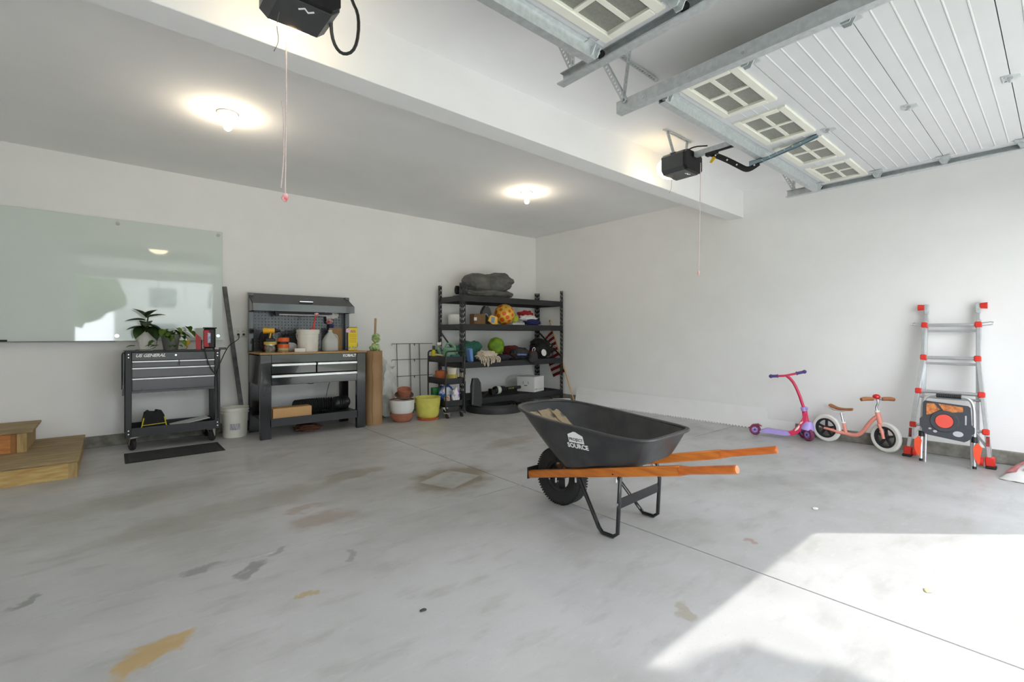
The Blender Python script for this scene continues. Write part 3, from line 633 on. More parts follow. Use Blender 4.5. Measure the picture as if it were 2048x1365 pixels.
t = T('tool_case', 'black plastic tool case standing behind the bench bucket', 'case', (1.78, 6.245, wz)); B().box((0, 0, .10), (.33, .11, .20), bev=.012).to('body', BLACKPL, t); B().tube([(-.05, -.02, .195), (-.05, -.03, .22), (.05, -.03, .22), (.05, -.02, .195)], .008, 8).to('handle', BLACKPL, t)
t = T('tool_pouch', 'black tool pouch slumped against the workbench upright', 'pouch', (1.40, 6.13, wz)); B().lump((0, 0, 0), (.15, .15, .24), 8, .2, 2).to('body', TB, t)
B().box((-.01, -.085, .05), (.05, .03, .06), bev=.006).to('red_clip', RED, t)
bb = bucket('white_bucket', 'plain white plastic bucket holding a red brush on the workbench', (1.82, 5.94, wz), .112, .128, .265)
B().tube([(-.13, 0, .23), (-.145, -.03, .17), (-.13, -.07, .12)], .003, 6, sm=2).to('bail_handle', CHROME, bb)
t = T('red_brush', 'red long-handled brush resting in the bench bucket', 'brush', (1.86, 5.965, wz+.045)); B().tube([(-.02, 0, -.03), (.02, 0, .2), (.07, .03, .40)], .008, 8, sm=1).to('handle', RED, t); B().box((.022, 0, .225), (.06, .04, .03), (0, R(-20), 0), bev=.01).to('collar', RED, t); B().box((.08, .035, .41), (.05, .03, .035), (0, R(-10), 0), bev=.01).to('grip_end', mat('red white grip', (190, 40, 52), .5, 0, .2, 40, c2=(235, 225, 225)), t)
t = T('ribbon_bow', 'white ribbon bow with red and blue tails hung on the pegboard', 'ribbon', (2.22, 6.278, 1.40)); B().lump((0, 0, -.02), (.17, .06, .11), 12, .5, 2.4, 3, False).to('bow', mat('white ribbon', (232, 230, 228), .7), t)
B().lump((-.03, -.01, -.09), (.08, .04, .07), 14, .5, 2.5, 3, False).to('tail', mat('red white ribbon', (190, 44, 52), .7, 0, .2, 30, c2=(235, 230, 230)), t); B().lump((.0, -.01, -.15), (.06, .03, .06), 15, .5, 2.5, 3, False).to('tail', mat('blue ribbon', (52, 62, 120), .7), t)
t = T('milk_jug', 'empty translucent milk jug standing on the workbench', 'jug', (2.07, 5.90, wz)); JUG = mat('translucent jug plastic', (206, 210, 206), .3, 0, .06, 10, trans=.25)
g = B()
for a, b, ra, rb in ((0, .012, .078, .086), (.012, .13, .086, .086), (.13, .20, .086, .05), (.20, .232, .05, .024), (.232, .262, .022, .022)):
    n = 8; ring = []
    for z, r_ in ((a, ra), (b, rb)): ring.append([g.bm.verts.new((r_*math.copysign(abs(math.cos(q))**.55, math.cos(q)), r_*math.copysign(abs(math.sin(q))**.55, math.sin(q)), z)) for q in [2*math.pi*i/24 for i in range(24)]])
    for i in range(24): g.bm.faces.new((ring[0][i], ring[0][(i+1) % 24], ring[1][(i+1) % 24], ring[1][i]))
bmesh.ops.remove_doubles(g.bm, verts=g.bm.verts, dist=.0008); g.to('body', JUG, t); B().tube([(.05, 0, .205), (.085, 0, .19), (.09, 0, .14)], .012, 8, sm=1).to('handle', JUG, t)
tag(B().box((2.235, 6.17, wz+.145), (.16, .05, .29), (0, 0, R(-15)), bev=.003).to('cardboard_box', CARD), 'upright brown cardboard box behind the milk jug', 'box')
t = T('product_box', 'yellow and black printed carton standing on the bench end', 'box', (2.36, 5.93, wz), R(-22))
B().box((0, 0, .15), (.125, .10, .30), bev=.002).to('carton', mat('dark carton side', (58, 54, 58), .6), t)
YB_ = mat('yellow printed face', (238, 216, 40), .55, 0, .1, 30)
B().box((.008, -.0505, .148), (.108, .002, .29)).to('front_face', YB_, t)
B().box((0, -.0517, .245), (.085, .001, .03)).to('title_print', mat('grey orange title print', (196, 186, 150), .6, 0, .5, 60, c2=(200, 90, 40)), t)
for i in range(5): B().box((.008, -.0517, .20-i*.022), (.085, .001, .005)).to('print_line', mat('orange print', (206, 120, 40), .6), t)
for x in (-.03, .015, .05): B().cyl((x, -.0512, .035), (x, -.0525, .035), .016, n=16).to('round_picture', mat('white round picture', (226, 224, 220), .6, 0, .5, 70, c2=(110, 110, 110)), t)
B().cyl((-.045, -.0512, .255), (-.045, -.0525, .255), .03, n=20).to('badge', mat('pink badge', (216, 150, 158), .6, 0, .3, 60, c2=(235, 225, 225)), t)
tag(wire('bent_wire', [(2.44, 6.03, wz+.006), (2.46, 6.0, 1.0), (2.50, 6.1, 1.06), (2.47, 6.12, 1.12), (2.50, 6.15, 1.2)], .003, BLACKPL, None, 1), 'thin black bent wire sticking up beside the yellow carton', 'wire')
# --- lower shelf
tag(B().box((1.60, 5.85, .265), (.42, .16, .125), bev=.003).to('cardboard_box', mat('tan cardboard', (198, 156, 106), .8, 0, .06, 12)), 'long tan cardboard box on the workbench lower shelf', 'box')
hz = []; pts = []
for i in range(97):
    u = i/96; a = R(200*u)
    pts.append(Vector((1.72+.52*min(1, u*1.35)+(.10*math.sin(max(0, u-.74)/.26*math.pi/2) if u > .74 else 0), 6.08+.05*math.sin(u*4)+(.12*max(0, u-.7)/.3), .285+.0*u)))
g = B(); g.tube(pts, [(.084, .078, .066, .078)[i % 4] for i in range(97)], 18); tag(g.to('corrugated_hose', mat('black hose plastic', (46, 46, 47), .4, 0, .15, 20)), 'black corrugated hose lying along the workbench lower shelf', 'hose')
tag(B().lump((1.83, 6.0, 0), (.30, .26, .07), 21, .4, 2.5).to('brown_rag', mat('brown rag', (112, 72, 54), .9, 0, .3, 20)), 'crumpled brown rag on the floor under the workbench', 'rag')
for i, (nm, pts, lab) in enumerate((('cable', [(1.75, 6.0, .592), (1.85, 5.9, .565), (1.92, 5.95, .592)], 'short black cable sagging below the bench drawers'), ('cable', [(2.20, 6.25, .60), (2.16, 6.25, .45), (2.14, 6.24, .36)], 'thin black cable hanging down to the corrugated hose'), ('cable', [(2.36, 6.337, .937), (2.365, 6.345, .60), (2.40, 6.36, .50), (2.44, 6.37, .38)], 'thin black cable dangling behind the bench leg'))):
    tag(wire(nm, pts, .004, BLACKPL), lab, 'cable')

# ------------------------------------------------------------------ cardboard tube, sheeting, trellis, pots
TUBEM = mat('brown form tube', (164, 132, 96), .75, 0, .1, 4, c2=(150, 116, 80))
t = T('cardboard_tube', 'tall brown cardboard form tube with torn seam beside the workbench', 'tube', (2.612, 5.85, 0))
B().lathe([(.112, 0), (.112, .955), (.105, .955), (.105, .01), (.112, 0)], n=40).to('tube', TUBEM, t)
sp = []
for i in range(30): z = .03+i*.031; sp.append((-.06+.014*noise.noise(Vector((z*6, 0, 3))), -.088+.0, z))
sp = [(x, -math.sqrt(.1125**2-x*x), z) for x, y, z in sp]; B().tube(sp, .004, 5).to('torn_edge', mat('torn paper edge', (132, 98, 62), .9), t)
tag(B().cyl((2.60, 5.86, .02), (2.655, 5.88, 1.38), .014, n=12).to('wooden_stick', mat('bare wood stick', (176, 146, 110), .7, 0, .15, 8, stretch=(8, 8, 1))), 'wooden stick standing up out of the cardboard tube', 'stick')
tag(B().lump((2.64, 5.865, .93), (.12, .11, .12), 31, .3, 1.8).lump((2.655, 5.87, 1.06), (.10, .09, .12), 32, .3, 1.8, 4, False).to('green_cloth', mat('lime green cloth', (186, 206, 150), .9, 0, .3, 25, c2=(120, 150, 80))), 'pale lime green cloth tied around the wooden stick', 'cloth')
tag(B().lump((2.93, 6.28, 0), (.34, .34, .80), 41, .35, 2.0, 4, True, .15).to('plastic_sheeting', mat('cloudy plastic film', (218, 218, 216), .35, 0, .18, 10, .4)), 'crumpled clear plastic sheeting heaped behind the cardboard tube', 'plastic sheet')
tag(wire('cable', [(2.72, 6.05, .22), (2.78, 6.0, .10), (2.82, 6.0, .05), (2.86, 6.02, .03)], .005, BLACKPL), 'black cable lying over the plastic sheeting near the pots', 'cable')
BW = mat('black steel wire', (40, 40, 42), .5, .3)
t = T('wire_trellis', 'black wire trellis grid leaning on the back wall behind the pots', 'trellis', (3.5, 6.46, 0))
for z in (1.03, .79, .54): B().tube([(-.33, 0, z-.025), (-.33, 0, z), (.36, 0, z)], .0045, 6).to('cross_wire', BW, t)
for x, z0, th in ((-.25, .345, .0045), (-.03, .25, .008), (.13, .02, .008)): B().cyl((x, .004, 1.03), (x+.02, .004, z0), th, n=8).to('upright_wire', BW if th < .006 else mat('grey wire', (120, 122, 124), .4, .4), t)
for z in (1.03, .79, .54): B().tube([(.04, -.004, z+.004), (.04, -.012, z-.03)], .007, 6).to('clip', BW, t)
t = T('planter_pot', 'white glazed pot with bare terracotta base on the floor', 'pot', (2.995, 5.80, 0))
B().lathe([(.135, .115), (.158, .16), (.166, .29), (.152, .29), (.145, .22), (0, .22)], n=40).to('glazed_wall', mat('white glaze', (222, 224, 222), .3, 0, .04, 8), t)
B().lathe([(0, 0), (.10, 0), (.125, .02), (.146, .06), (.1585, .115), (.130, .115), (0, .1)], n=40).to('terracotta_base', TERRA, t)
B().lathe([(.166, .288), (.164, .293), (.152, .293), (.15, .28)], n=40).to('rim', TERRA, t)
sau = B().lathe([(0, 0), (.09, 0), (.128, .035), (.124, .045), (.085, .012), (0, .012)], n=32).to('saucer', mat('dark clay saucer', (110, 90, 80), .8, 0, .2, 20)); sau.location = (3.02, 5.79, .320); sau.rotation_euler = (R(16), R(-6), 0); tag(sau, 'dark clay saucer tipped on the white planter pot', 'saucer')
pp = B().lathe([(0, 0), (.07, 0), (.098, .105), (.090, .105), (.082, .06), (0, .06)], n=32).to('clay_pot', TERRA); pp.rotation_euler = (R(16), R(-6), 0); pp.location = Vector((3.02, 5.79, .320))+Euler((R(16), R(-6), 0)).to_matrix() @ Vector((0, 0, .0128)); tag(pp, 'small terracotta pot tilted in the clay saucer', 'pot')
t = T('planter_pot', 'yellow textured pot on an orange saucer on the floor', 'pot', (3.333, 5.70, 0))
B().lathe([(0, 0), (.135, 0), (.150, .03), (.142, .03), (0, .014)], n=40).to('saucer', mat('orange clay saucer', (190, 96, 56), .7, 0, .12, 20), t)
yg = B(); n = 40; pr = [(.10, .016), (.138, .045), (.152, .09)]+[(.152+.022*i/12, .09+.215*i/12) for i in range(1, 13)]
yg.lathe([(0, .016)]+pr+[(.178, .31), (.166, .31), (.155, .24), (0, .24)], n=72)
for v in yg.bm.verts:
    r_ = math.hypot(v.co.x, v.co.y)
    if .06 < v.co.z < .295 and r_ > .14:
        a = math.atan2(v.co.y, v.co.x); k = .0035*math.cos(a*18+(round(v.co.z/.018) % 2)*math.pi); v.co.x *= 1+k/r_; v.co.y *= 1+k/r_
yg.to('pot', mat('yellow glaze', (214, 208, 98), .4, 0, .12, 14), t)

# ------------------------------------------------------------------ three-tier utility cart
uc = T('utility_cart', 'slim black three-tier utility cart on casters', 'cart', (3.675, 5.775, 0), R(-90))
for z in (.16, .47, .775):
    g = B(); a, c, h_ = .225, .15, .085
    g.b(-a, a, -c, c, z, z+.006); g.b(-a, a, -c, -c+.004, z, z+h_); g.b(-a, a, c-.004, c, z, z+h_); g.b(-a, -a+.004, -c, c, z, z+h_); g.b(a-.004, a, -c, c, z, z+h_); g.to('tray', BLACK, uc)
for sx in (-1, 1):
    g = B().tube([(sx*.23, -.13, .09), (sx*.235, -.155, .16), (sx*.235, -.155, .88), (sx*.235, -.145, .925), (sx*.235, -.1, .935), (sx*.235, .1, .935), (sx*.235, .145, .925), (sx*.235, .155, .88), (sx*.235, .155, .16), (sx*.23, .13, .09)], .011, 10, sm=1); g.to('frame_hoop', BLACK, uc)
    B().bar((sx*.23, -.14, .095), (sx*.23, .14, .095), .02, .02).to('foot_rail', BLACK, uc)
for sx in (-1, 1):
    for sy in (-1, 1): caster(uc, sx*.22, sy*.12, .085, .034, R(25*sx))
def onc(x, y): a = R(-90); return (3.675+x*math.cos(a)-y*math.sin(a), 5.775+x*math.sin(a)+y*math.cos(a))
Z3, Z2, Z1 = .7815, .4765, .1665
GRN = mat('sage green plastic', (112, 160, 128), .4, 0, .1, 8)
x, y = onc(.0, .045); t = T('watering_can', 'sage green watering can on the top tier of the utility cart', 'watering can', (x, y, Z3), R(-38))
B().lathe([(0, 0), (.085, 0), (.095, .015), (.093, .12), (.085, .19), (.07, .20), (.066, .20), (.08, .18), (0, .18)], n=32).to('body', GRN, t)
B().tube([(-.075, 0, .05), (-.13, 0, .13), (-.155, 0, .20)], .022, 10, sm=1).to('spout', GRN, t)
B().tube([(-.05, 0, .19), (-.03, 0, .255), (.03, 0, .26), (.09, 0, .21), (.098, 0, .12), (.09, 0, .07)], .014, 10, sm=2).to('handle', GRN, t)
x, y = onc(-.17, -.10); t = T('spray_bottle', 'yellow bottle with dark green cap on the utility cart', 'bottle', (x, y, Z3)); B().lathe([(0, 0), (.036, 0), (.04, .01), (.04, .10), (.034, .14), (.018, .165), (0, .165)], n=20).to('bottle', mat('yellow bottle', (226, 208, 40), .4, 0, .2, 20), t); B().lathe([(.02, .165), (.022, .215), (.016, .225), (0, .225)], n=16).to('cap', mat('dark green cap', (36, 70, 48), .4), t)
x, y = onc(-.17, -.01); t = T('spray_bottle', 'slate bottle with white trigger sprayer on the utility cart', 'bottle', (x, y, Z3)); B().lathe([(0, 0), (.042, 0), (.042, .15), (.03, .19), (.018, .21), (0, .21)], n=20).to('bottle', mat('slate bottle', (92, 106, 114), .4), t); B().box((0, 0, .25), (.07, .03, .045), bev=.012).to('trigger_head', WHITEPL, t); B().cyl((0, 0, .205), (0, 0, .232), .018, n=14).to('collar', CARD, t)
x, y = onc(.16, .05); tag(B().box((x, y, Z3+.05), (.12, .09, .10), (0, 0, 0), bev=.008).to('teal_tin', mat('teal tin', (40, 112, 104), .45)), 'small teal tin on the top tier behind the hoop', 'tin')
x, y = onc(.06, -.15); tag(B().tube([(x-.03, y+.07, Z3+.105), (x-.003, y+.01, Z3+.098), (x+.03, y-.06, Z3+.092)], [.011, .013, .009], 10, sm=1).to('hand_tool', mat('pale wood handle', (206, 184, 140), .6)), 'hand tool with pale wooden grip resting on the cart rim', 'hand tool')
def plantpot(name, label, x, y, z, r0, r1, h, m):
    o = B().lathe([(0, 0), (r0, 0), (r1, h), (r1-.006, h), (r0-.005, .01), (0, .01)], n=32).to(name, m); o.location = (x, y, z); return tag(o, label, 'pot')
x, y = onc(-.06, -.03); plantpot('plant_pot', 'plain orange plastic pot on the cart middle tier', x, y, Z2, .085, .098, .17, mat('orange pot', (200, 106, 62), .6, 0, .1, 12))
x, y = onc(.125, .02); plantpot('plant_pot', 'mustard yellow pot holding a cream pot on the middle tier', x, y, Z2, .075, .083, .13, mat('mustard pot', (184, 166, 78), .5, 0, .1, 12)); plantpot('plant_pot', 'cream pot nested in the mustard pot on the middle tier', x, y, Z2+.0125, .052, .068, .205, mat('cream pot', (222, 214, 196), .5))
x, y = onc(.13, .196); tag(B().lump((x, y, Z2-.02), (.07, .11, .16), 51, .2, 2.5, 4, False).to('garden_glove', mat('speckled cream glove', (214, 206, 186), .9, 0, .4, 60, c2=(120, 110, 92))), 'cream speckled garden glove draped over the middle tier edge', 'glove')
x, y = onc(-.19, -.06); tag(B().lump((x, y, Z2), (.10, .035, .11), 52, .3, 2.5).to('plastic_pack', mat('grey clear pack', (176, 172, 164), .3, 0, .3, 20, trans=.2)), 'grey plastic pack squeezed beside the orange pot', 'pack')
x, y = onc(-.165, -.075); t = T('carton', 'green and yellow plant food carton on the lowest tier', 'box', (x, y, Z1), R(-8)); B().box((0, 0, .05), (.11, .09, .10), bev=.002).to('lower_half', mat('yellow carton print', (226, 176, 50), .6, 0, .3, 25, c2=(60, 50, 30), thr=(.62, .66)), t); B().box((0, 0, .165), (.11, .09, .13), bev=.004).to('upper_half', mat('green carton', (44, 128, 66), .5), t)
x, y = onc(-.01, .01); tag(B().lump((x, y, Z1), (.21, .15, .27), 53, .18, 2.2, 4, True, .05).to('soil_bag', mat('blue printed bag', (52, 98, 190), .35, 0, .3, 7, c2=(222, 224, 230), thr=(.56, .62))), 'crumpled blue and white printed bag on the lowest tier', 'bag')
x, y = onc(.155, .06); tag(B().lump((x, y, Z1), (.12, .09, .24), 54, .18, 2.2, 4, True, .05).to('soil_bag', mat('purple and white bag', (226, 222, 226), .35, 0, .3, 6, c2=(134, 66, 190), thr=(.52, .58))), 'purple and white printed bag at the end of the lowest tier', 'bag')
x, y = onc(.155, -.08); tag(B().lump((x, y, Z1), (.09, .08, .15), 55, .2, 2.4, 3).to('seed_packet', mat('beige packet', (206, 196, 170), .6, 0, .3, 30, c2=(160, 110, 90))), 'beige packet poking out of the lowest tier', 'packet')

# ------------------------------------------------------------------ steel shelving rack
rk = T('shelving_rack', 'tall black steel shelving rack with slotted posts in the corner', 'shelving', (5.0, 5.75, 0))
def post_mesh():
    g = B(); H = 1.94
    for fl_ in (0, 1):      # two flanges at right angles, real slots between their bridges
        def bx(u0, u1, z0, z1):
            if fl_ == 0: g.b(u0, u1, 0, .004, z0, z1)
            else: g.b(0, .004, u0, u1, z0, z1)
        for u0, u1 in ((0, .014), (.030, .042), (.056, .066)): bx(u0, u1, 0, H)
        k = 26
        for i in range(k):
            z = i*H/k
            bx(.014, .030, z, z+.040); bx(.042, .056, z+.015, z+.062)
    return g.mesh('post', BLACK, smooth=False)
PM = post_mesh()
for x, y, sx, sy in ((-1.065, 0, 1, 1), (1.085, 0, -1, 1), (-1.065, .66, 1, -1), (1.085, .66, -1, -1)): link('post', PM, rk, (x, y, 0), (0, 0, 0), (sx, sy, 1))
SHZ = (.20, .757, 1.327, 1.752)
for z in SHZ:
    for y in (-.002, .648): B().b(-1.05, 1.07, y, y+.014, z-.09, z, bev=.003).to('long_beam', BLACK, rk)
    for x in (-1.06, 1.066): B().b(x, x+.014, .02, .64, z-.085, z-.005, bev=.003).to('side_beam', BLACK, rk)
    g = B()
    for i in range(43): xx = -1.04+i*.05; g.b(xx, xx+.005, .012, .648, z-.008, z-.003)
    for i in range(13): yy = .03+i*.05; g.b(-1.045, 1.065, yy, yy+.005, z-.011, z-.006)
    g.to('wire_deck', mat('dark wire deck', (58, 59, 62), .5, .2), rk)
for x in (-1.058, 1.078):
    B().bar((x, .62, 1.22), (x, .06, .80), .03, .006, up=(1, 0, 0)).to('diagonal_brace', BLACK, rk)
def onr(x, y): return (5.0+x, 5.75+y)
S1, S2, S3, S4 = SHZ
# top: folded tarp
TARP = mat('dark grey tarp', (100, 100, 97), .75, 0, .45, 7, .25, c2=(66, 66, 65))
tg = B(); tg.lump((4.70, 6.10, S4+.0005), (.92, .40, .16), 61, .08, 1.6, 5, True, .02); tg.lump((4.47, 6.08, S4+.09), (.52, .38, .30), 62, .12, 1.4, 5, False, .03, .10); tg.lump((4.72, 6.08, S4+.10), (.70, .36, .28), 65, .14, 1.5, 5, False, .04, -.12)
tg.lump((4.90, 6.12, S4+.17), (.48, .36, .26), 64, .28, 1.3, 4, False, .05, -.5)
o = tg.to('tarp', TARP); tag(o, 'crumpled dark grey tarp heaped on the top shelf', 'tarp')
t = T('rolled_mat', 'rolled dark grey mat with open end on the top shelf', 'roll', (4.05, 5.90, S4+.0005)); pts = []
for i in range(40): a = i*.35; r_ = .03+.0012*i; pts.append((0, r_*math.cos(a), .085+r_*math.sin(a)))
g = B(); L0 = [g.bm.verts.new((-.10, p[1], p[2])) for p in pts]; L1 = [g.bm.verts.new((.05, p[1], p[2])) for p in pts]
for i in range(39): g.bm.faces.new((L0[i], L0[i+1], L1[i+1], L1[i]))
bmesh.ops.solidify(g.bm, geom=list(g.bm.faces), thickness=.004); g.to('roll', TARP, t)
B().b(-.09, .06, -.075, .14, 0, .005).to('flat_end', TARP, t)
# second shelf
z = S3
tag(B().lathe([(0, 0), (.135, 0), (.14, .006), (.14, .15), (.135, .156), (0, .156)], n=40).to('white_drum', WHITEPL, loc=(4.165, 6.23, z)), 'round white plastic tub on the upper shelf', 'tub')
t = T('cardboard_box', 'small open brown cardboard box beside the white tub', 'box', (4.42, 6.02, z), R(-12)); B().b(-.10, .09, -.09, .09, 0, .165, bev=.002).to('carton', mat('brown carton', (126, 94, 62), .8), t); B().b(-.105, -.06, -.1, -.09, .06, .11).to('white_label', WHITEPL, t)
t = T('oil_jug', 'black oil jug with silver print standing on the upper shelf', 'jug', (4.62, 6.08, z), R(-10)); B().prism([(-.085, 0), (.085, 0), (.09, .05), (.088, .17), (.06, .26), (.02, .30), (-.03, .29), (-.07, .22), (-.088, .14)], 'y', -.05, .05).to('body', mat('dark jug plastic', (62, 62, 64), .35), t); B().cyl((-.02, 0, .285), (-.02, 0, .305), .022, n=16).to('cap', mat('navy cap', (38, 44, 88), .4), t); B().tube([(-.06, -.052, .12), (-.02, -.054, .19), (.03, -.052, .12)], .008, 6, sm=1).to('print', mat('silver print', (206, 206, 210), .4), t)
YT = mat('yellow tool plastic', (238, 184, 34), .4, 0, .1, 15)
t = T('stud_finder', 'yellow handheld gauge with a blue label before the oil jug', 'gauge', (4.62, 5.90, z), R(-20)); B().prism([(-.075, .06), (-.05, .13), (-.02, .15), (.075, .12), (.08, 0), (-.0, 0)], 'y', -.025, .025).to('body', YT, t); B().box((.0, -.0265, .075), (.055, .002, .09), (0, R(6), 0)).to('label_face', mat('blue grey label', (110, 140, 176), .4, 0, .2, 30), t)
o = B().ball((0, 0, 0), .172, 6).to('play_ball', mat('yellow ball', (240, 192, 74), .35, 0, .06, 5)); o.data.materials.append(mat('orange ball spots', (226, 98, 36), .35, 0, .06, 5)); random.seed(4)
SP = []
for i in range(44):
    zz = 1-2*(i+.5)/44; a = i*2.399; SP.append((Vector((math.cos(a)*math.sqrt(1-zz*zz), math.sin(a)*math.sqrt(1-zz*zz), zz)), random.choice((.10, .16, .2, .23))))
for f in o.data.polygons:
    c = f.center.normalized()
    if any(c.dot(d_) > math.cos(r_) for d_, r_ in SP): f.material_index = 1
o.location = (4.95, 6.0, z+.172); tag(o, 'yellow play ball with orange spots on the upper shelf', 'ball')
o = B().ball((0, 0, 0), .075, 3).to('tennis_ball', mat('lime felt', (196, 208, 64), .9, 0, .15, 60, .2)); o.location = (5.20, 6.05, z+.075+.041); tag(o, 'lime green ball between the spotted ball and the flag', 'ball')
tag(B().b(5.09, 5.36, 5.95, 6.14, z, z+.04, bev=.004).to('white_book', mat('white book', (226, 226, 230), .6)), 'flat white packet under the lime ball', 'packet')
REDC = mat('red cloth', (178, 34, 44), .85, 0, .25, 14); WHC = mat('white cloth', (230, 228, 226), .85, 0, .1, 14); BLC = mat('navy cloth', (44, 48, 104), .85, 0, .25, 14)
t = T('folded_flag', 'crumpled red, white and navy flag on the upper shelf', 'flag', (5.50, 6.02, z))
B().lump((-.0, .06, .09), (.30, .16, .17), 71, .45, 1.7, 4, False).to('red_fold', REDC, t); B().lump((-.02, -.01, .05), (.32, .14, .13), 72, .45, 1.8, 4, False).to('white_fold', WHC, t); B().lump((.02, -.07, 0), (.32, .15, .10), 73, .4, 1.8, 4).to('navy_fold', BLC, t)
# third shelf
z = S2
o = B().lump((4.40, 6.21, z+.0005), (.42, .20, .30), 81, .28, 1.8, 5, True, .05).to('green_jacket', mat('teal green cloth', (72, 136, 118), .85, 0, .4, 5, .2, c2=(38, 92, 80))); tag(o, 'teal green jacket bundled on the middle shelf', 'clothing')
fr = T('fringed_cloth', 'cream fringed cloth spilling over the middle shelf edge', 'cloth', (4.48, 5.84, z)); CREAM = mat('cream cloth', (214, 200, 182), .9, 0, .25, 20)
B().lump((0, .025, 0), (.38, .15, .15), 82, .35, 2.5).to('cloth', CREAM, fr); random.seed(3)
for i in range(11):
    xx = -.2+i*.036; B().tube([(xx, -.06, .07), (xx+random.uniform(-.02, .02), -.115, .03), (xx+random.uniform(-.02, .02), -.115, -.02-.06*math.exp(-((i-3)/2)**2))], .011, 6, sm=1).to('fringe', CREAM, fr)
x = 4.13; tag(B().box((4.135, 5.83, z+.10), (.06, .10, .20), (0, R(-6), 0), bev=.012).to('blue_bottle', mat('light blue plastic', (112, 152, 226), .4)), 'light blue plastic bottle at the rack post', 'bottle')
LIME = mat('lime ripstop', (140, 178, 44), .5, 0, .35, 9, .3, c2=(96, 140, 30))
t = T('stuff_sack', 'bulging lime green stuff sack on the middle shelf', 'sack', (4.85, 6.10, z)); B().lump((0, 0, .07), (.27, .24, .29), 83, .12, 1.8, 4, False).to('sack', LIME, t); B().lump((0, -.01, 0), (.24, .22, .10), 84, .15, 2).to('dark_base', TB, t)
tag(B().lump((4.83, 5.845, z), (.22, .11, .09), 85, .25, 2.4).to('navy_bag', mat('navy fabric', (48, 50, 66), .85, 0, .3, 20)), 'flat navy fabric pouch below the lime sack', 'bag')
DUF = mat('charcoal nylon', (52, 53, 54), .7, 0, .35, 14, .3)
t = T('duffel_bag', 'charcoal drawstring bag with a blue strip hanging over the shelf edge', 'bag', (5.19, 5.88, z)); B().lump((0, 0, 0), (.34, .20, .19), 86, .2, 2.2, 4, True, .06).to('body', DUF, t); B().lump((.12, -.195, -.06), (.18, .07, .19), 87, .2, 2.4, 4, False).to('end_flap', DUF, t); B().tube([(-.16, -.118, .085), (-.08, -.124, .085), (.03, -.124, .08)], .014, 8).to('blue_strip', mat('blue reflective strip', (120, 134, 196), .35), t)
MAR = mat('maroon cloth', (108, 28, 36), .8, 0, .4, 14, .2)
t = T('maroon_bag', 'maroon drawstring bag with white cord on the middle shelf', 'bag', (5.40, 6.14, z)); B().lump((-.14, .06, 0), (.34, .18, .22), 88, .2, 2.0, 4, True, .1).to('body', MAR, t); B().lump((.075, -.27, 0), (.10, .15, .14), 89, .25, 2.3, 4).to('front_fold', mat('red maroon cloth', (142, 32, 42), .75, 0, .4, 14, .2), t); B().tube([(.06, -.28, .12), (.04, -.29, .16), (.07, -.30, .20), (.105, -.30, .17), (.07, -.29, .12)], .007, 6, sm=2, closed=False).to('white_cord', WHC, t)
t = T('gear_bag', 'bulky black gear bag with round white patch on the middle shelf', 'bag', (5.81, 6.04, z)); B().lump((0, 0, 0), (.37, .36, .31), 90, .12, 1.8, 5, True, .04).to('body', TB, t); B().lump((-.02, .02, .20), (.30, .24, .14), 91, .2, 2.3, 4, False).to('top_flap', TB, t); B().lathe([(0, .008), (.05, .006), (.06, 0), (0, 0)], (-.11, -.205, .10), 20, Matrix.Rotation(R(80), 3, 'X')).to('white_patch', WHC, t)
for xx in (.02, .10): B().tube([(xx, -.205, .02), (xx+.01, -.21, .14), (xx+.02, -.17, .26)], .009, 6, flat=.5, sm=1).to('strap', BLACKPL, t)
for xx, zz in ((.05, .22), (.12, .19), (.17, .205)): B().box((xx, -.20, zz), (.03, .012, .015)).to('buckle', CHROME, t)
# bottom shelf
z = S1
t = T('leaf_blower', 'black and green handheld blower lying on the bottom shelf', 'blower', (4.92, 6.0, z), R(4))
B().lathe([(0, 0), (.05, .0), (.062, .03), (.066, .12), (.05, .22), (.035, .26), (0, .26)], (-.20, 0, .068), 24, Matrix.Rotation(R(90), 3, 'Y')).to('housing', BLACKPL, t); B().lathe([(.066, 0), (.068, .005), (.068, .065), (.066, .07)], (-.16, 0, .068), 24, Matrix.Rotation(R(90), 3, 'Y')).to('green_white_band', mat('green white band', (214, 220, 206), .4, 0, .2, 6, c2=(120, 170, 50), thr=(.5, .53)), t)
B().cyl((.06, 0, .07), (.40, 0, .075), .03, .026, 16).to('nozzle', BLACKPL, t)
for i in range(4): B().box((.11+i*.035, -.0305, .075), (.01, .004, .026)).to('yellow_mark', mat('yellow green marks', (210, 216, 90), .5), t)
B().prism([(-.27, 0), (-.20, 0), (-.20, .09), (-.24, .07), (-.28, .10), (-.29, .08)], 'y', -.04, .04).to('handle', BLACKPL, t)
t = T('white_carton', 'square white carton with printed handling marks on the bottom shelf', 'box', (5.52, 5.98, z), R(18)); B().b(-.17, .17, -.17, .17, 0, .255, bev=.002).to('carton', mat('white carton', (226, 226, 226), .7, 0, .03, 10), t)
INK = mat('grey ink', (90, 90, 92), .7)
for xx in (-.14, -.11, -.08): B().box((xx, -.1712, .045), (.014, .001, .02)).to('handling_mark', INK, t)
B().box((.05, -.1712, .042), (.18, .001, .004)).to('print_line', INK, t)
for yy in (-.05, .05): B().box((-.1712, yy, .15), (.001, .008, .05)).to('arrow_mark', INK, t)
B().box((-.1715, 0, .105), (.001, .06, .016)).to('handle_slot', INK, t)
t = T('black_power_box', 'dark power unit with lead behind the white carton', 'power unit', (5.87, 6.16, z)); B().box((0, 0, .055), (.18, .14, .11), (0, 0, R(10)), bev=.01).to('unit', BLACKPL, t); B().tube([(.08, 0, .05), (.14, .03, .03), (.19, .05, .008)], .008, 6, sm=1).to('lead', BLACKPL, t)
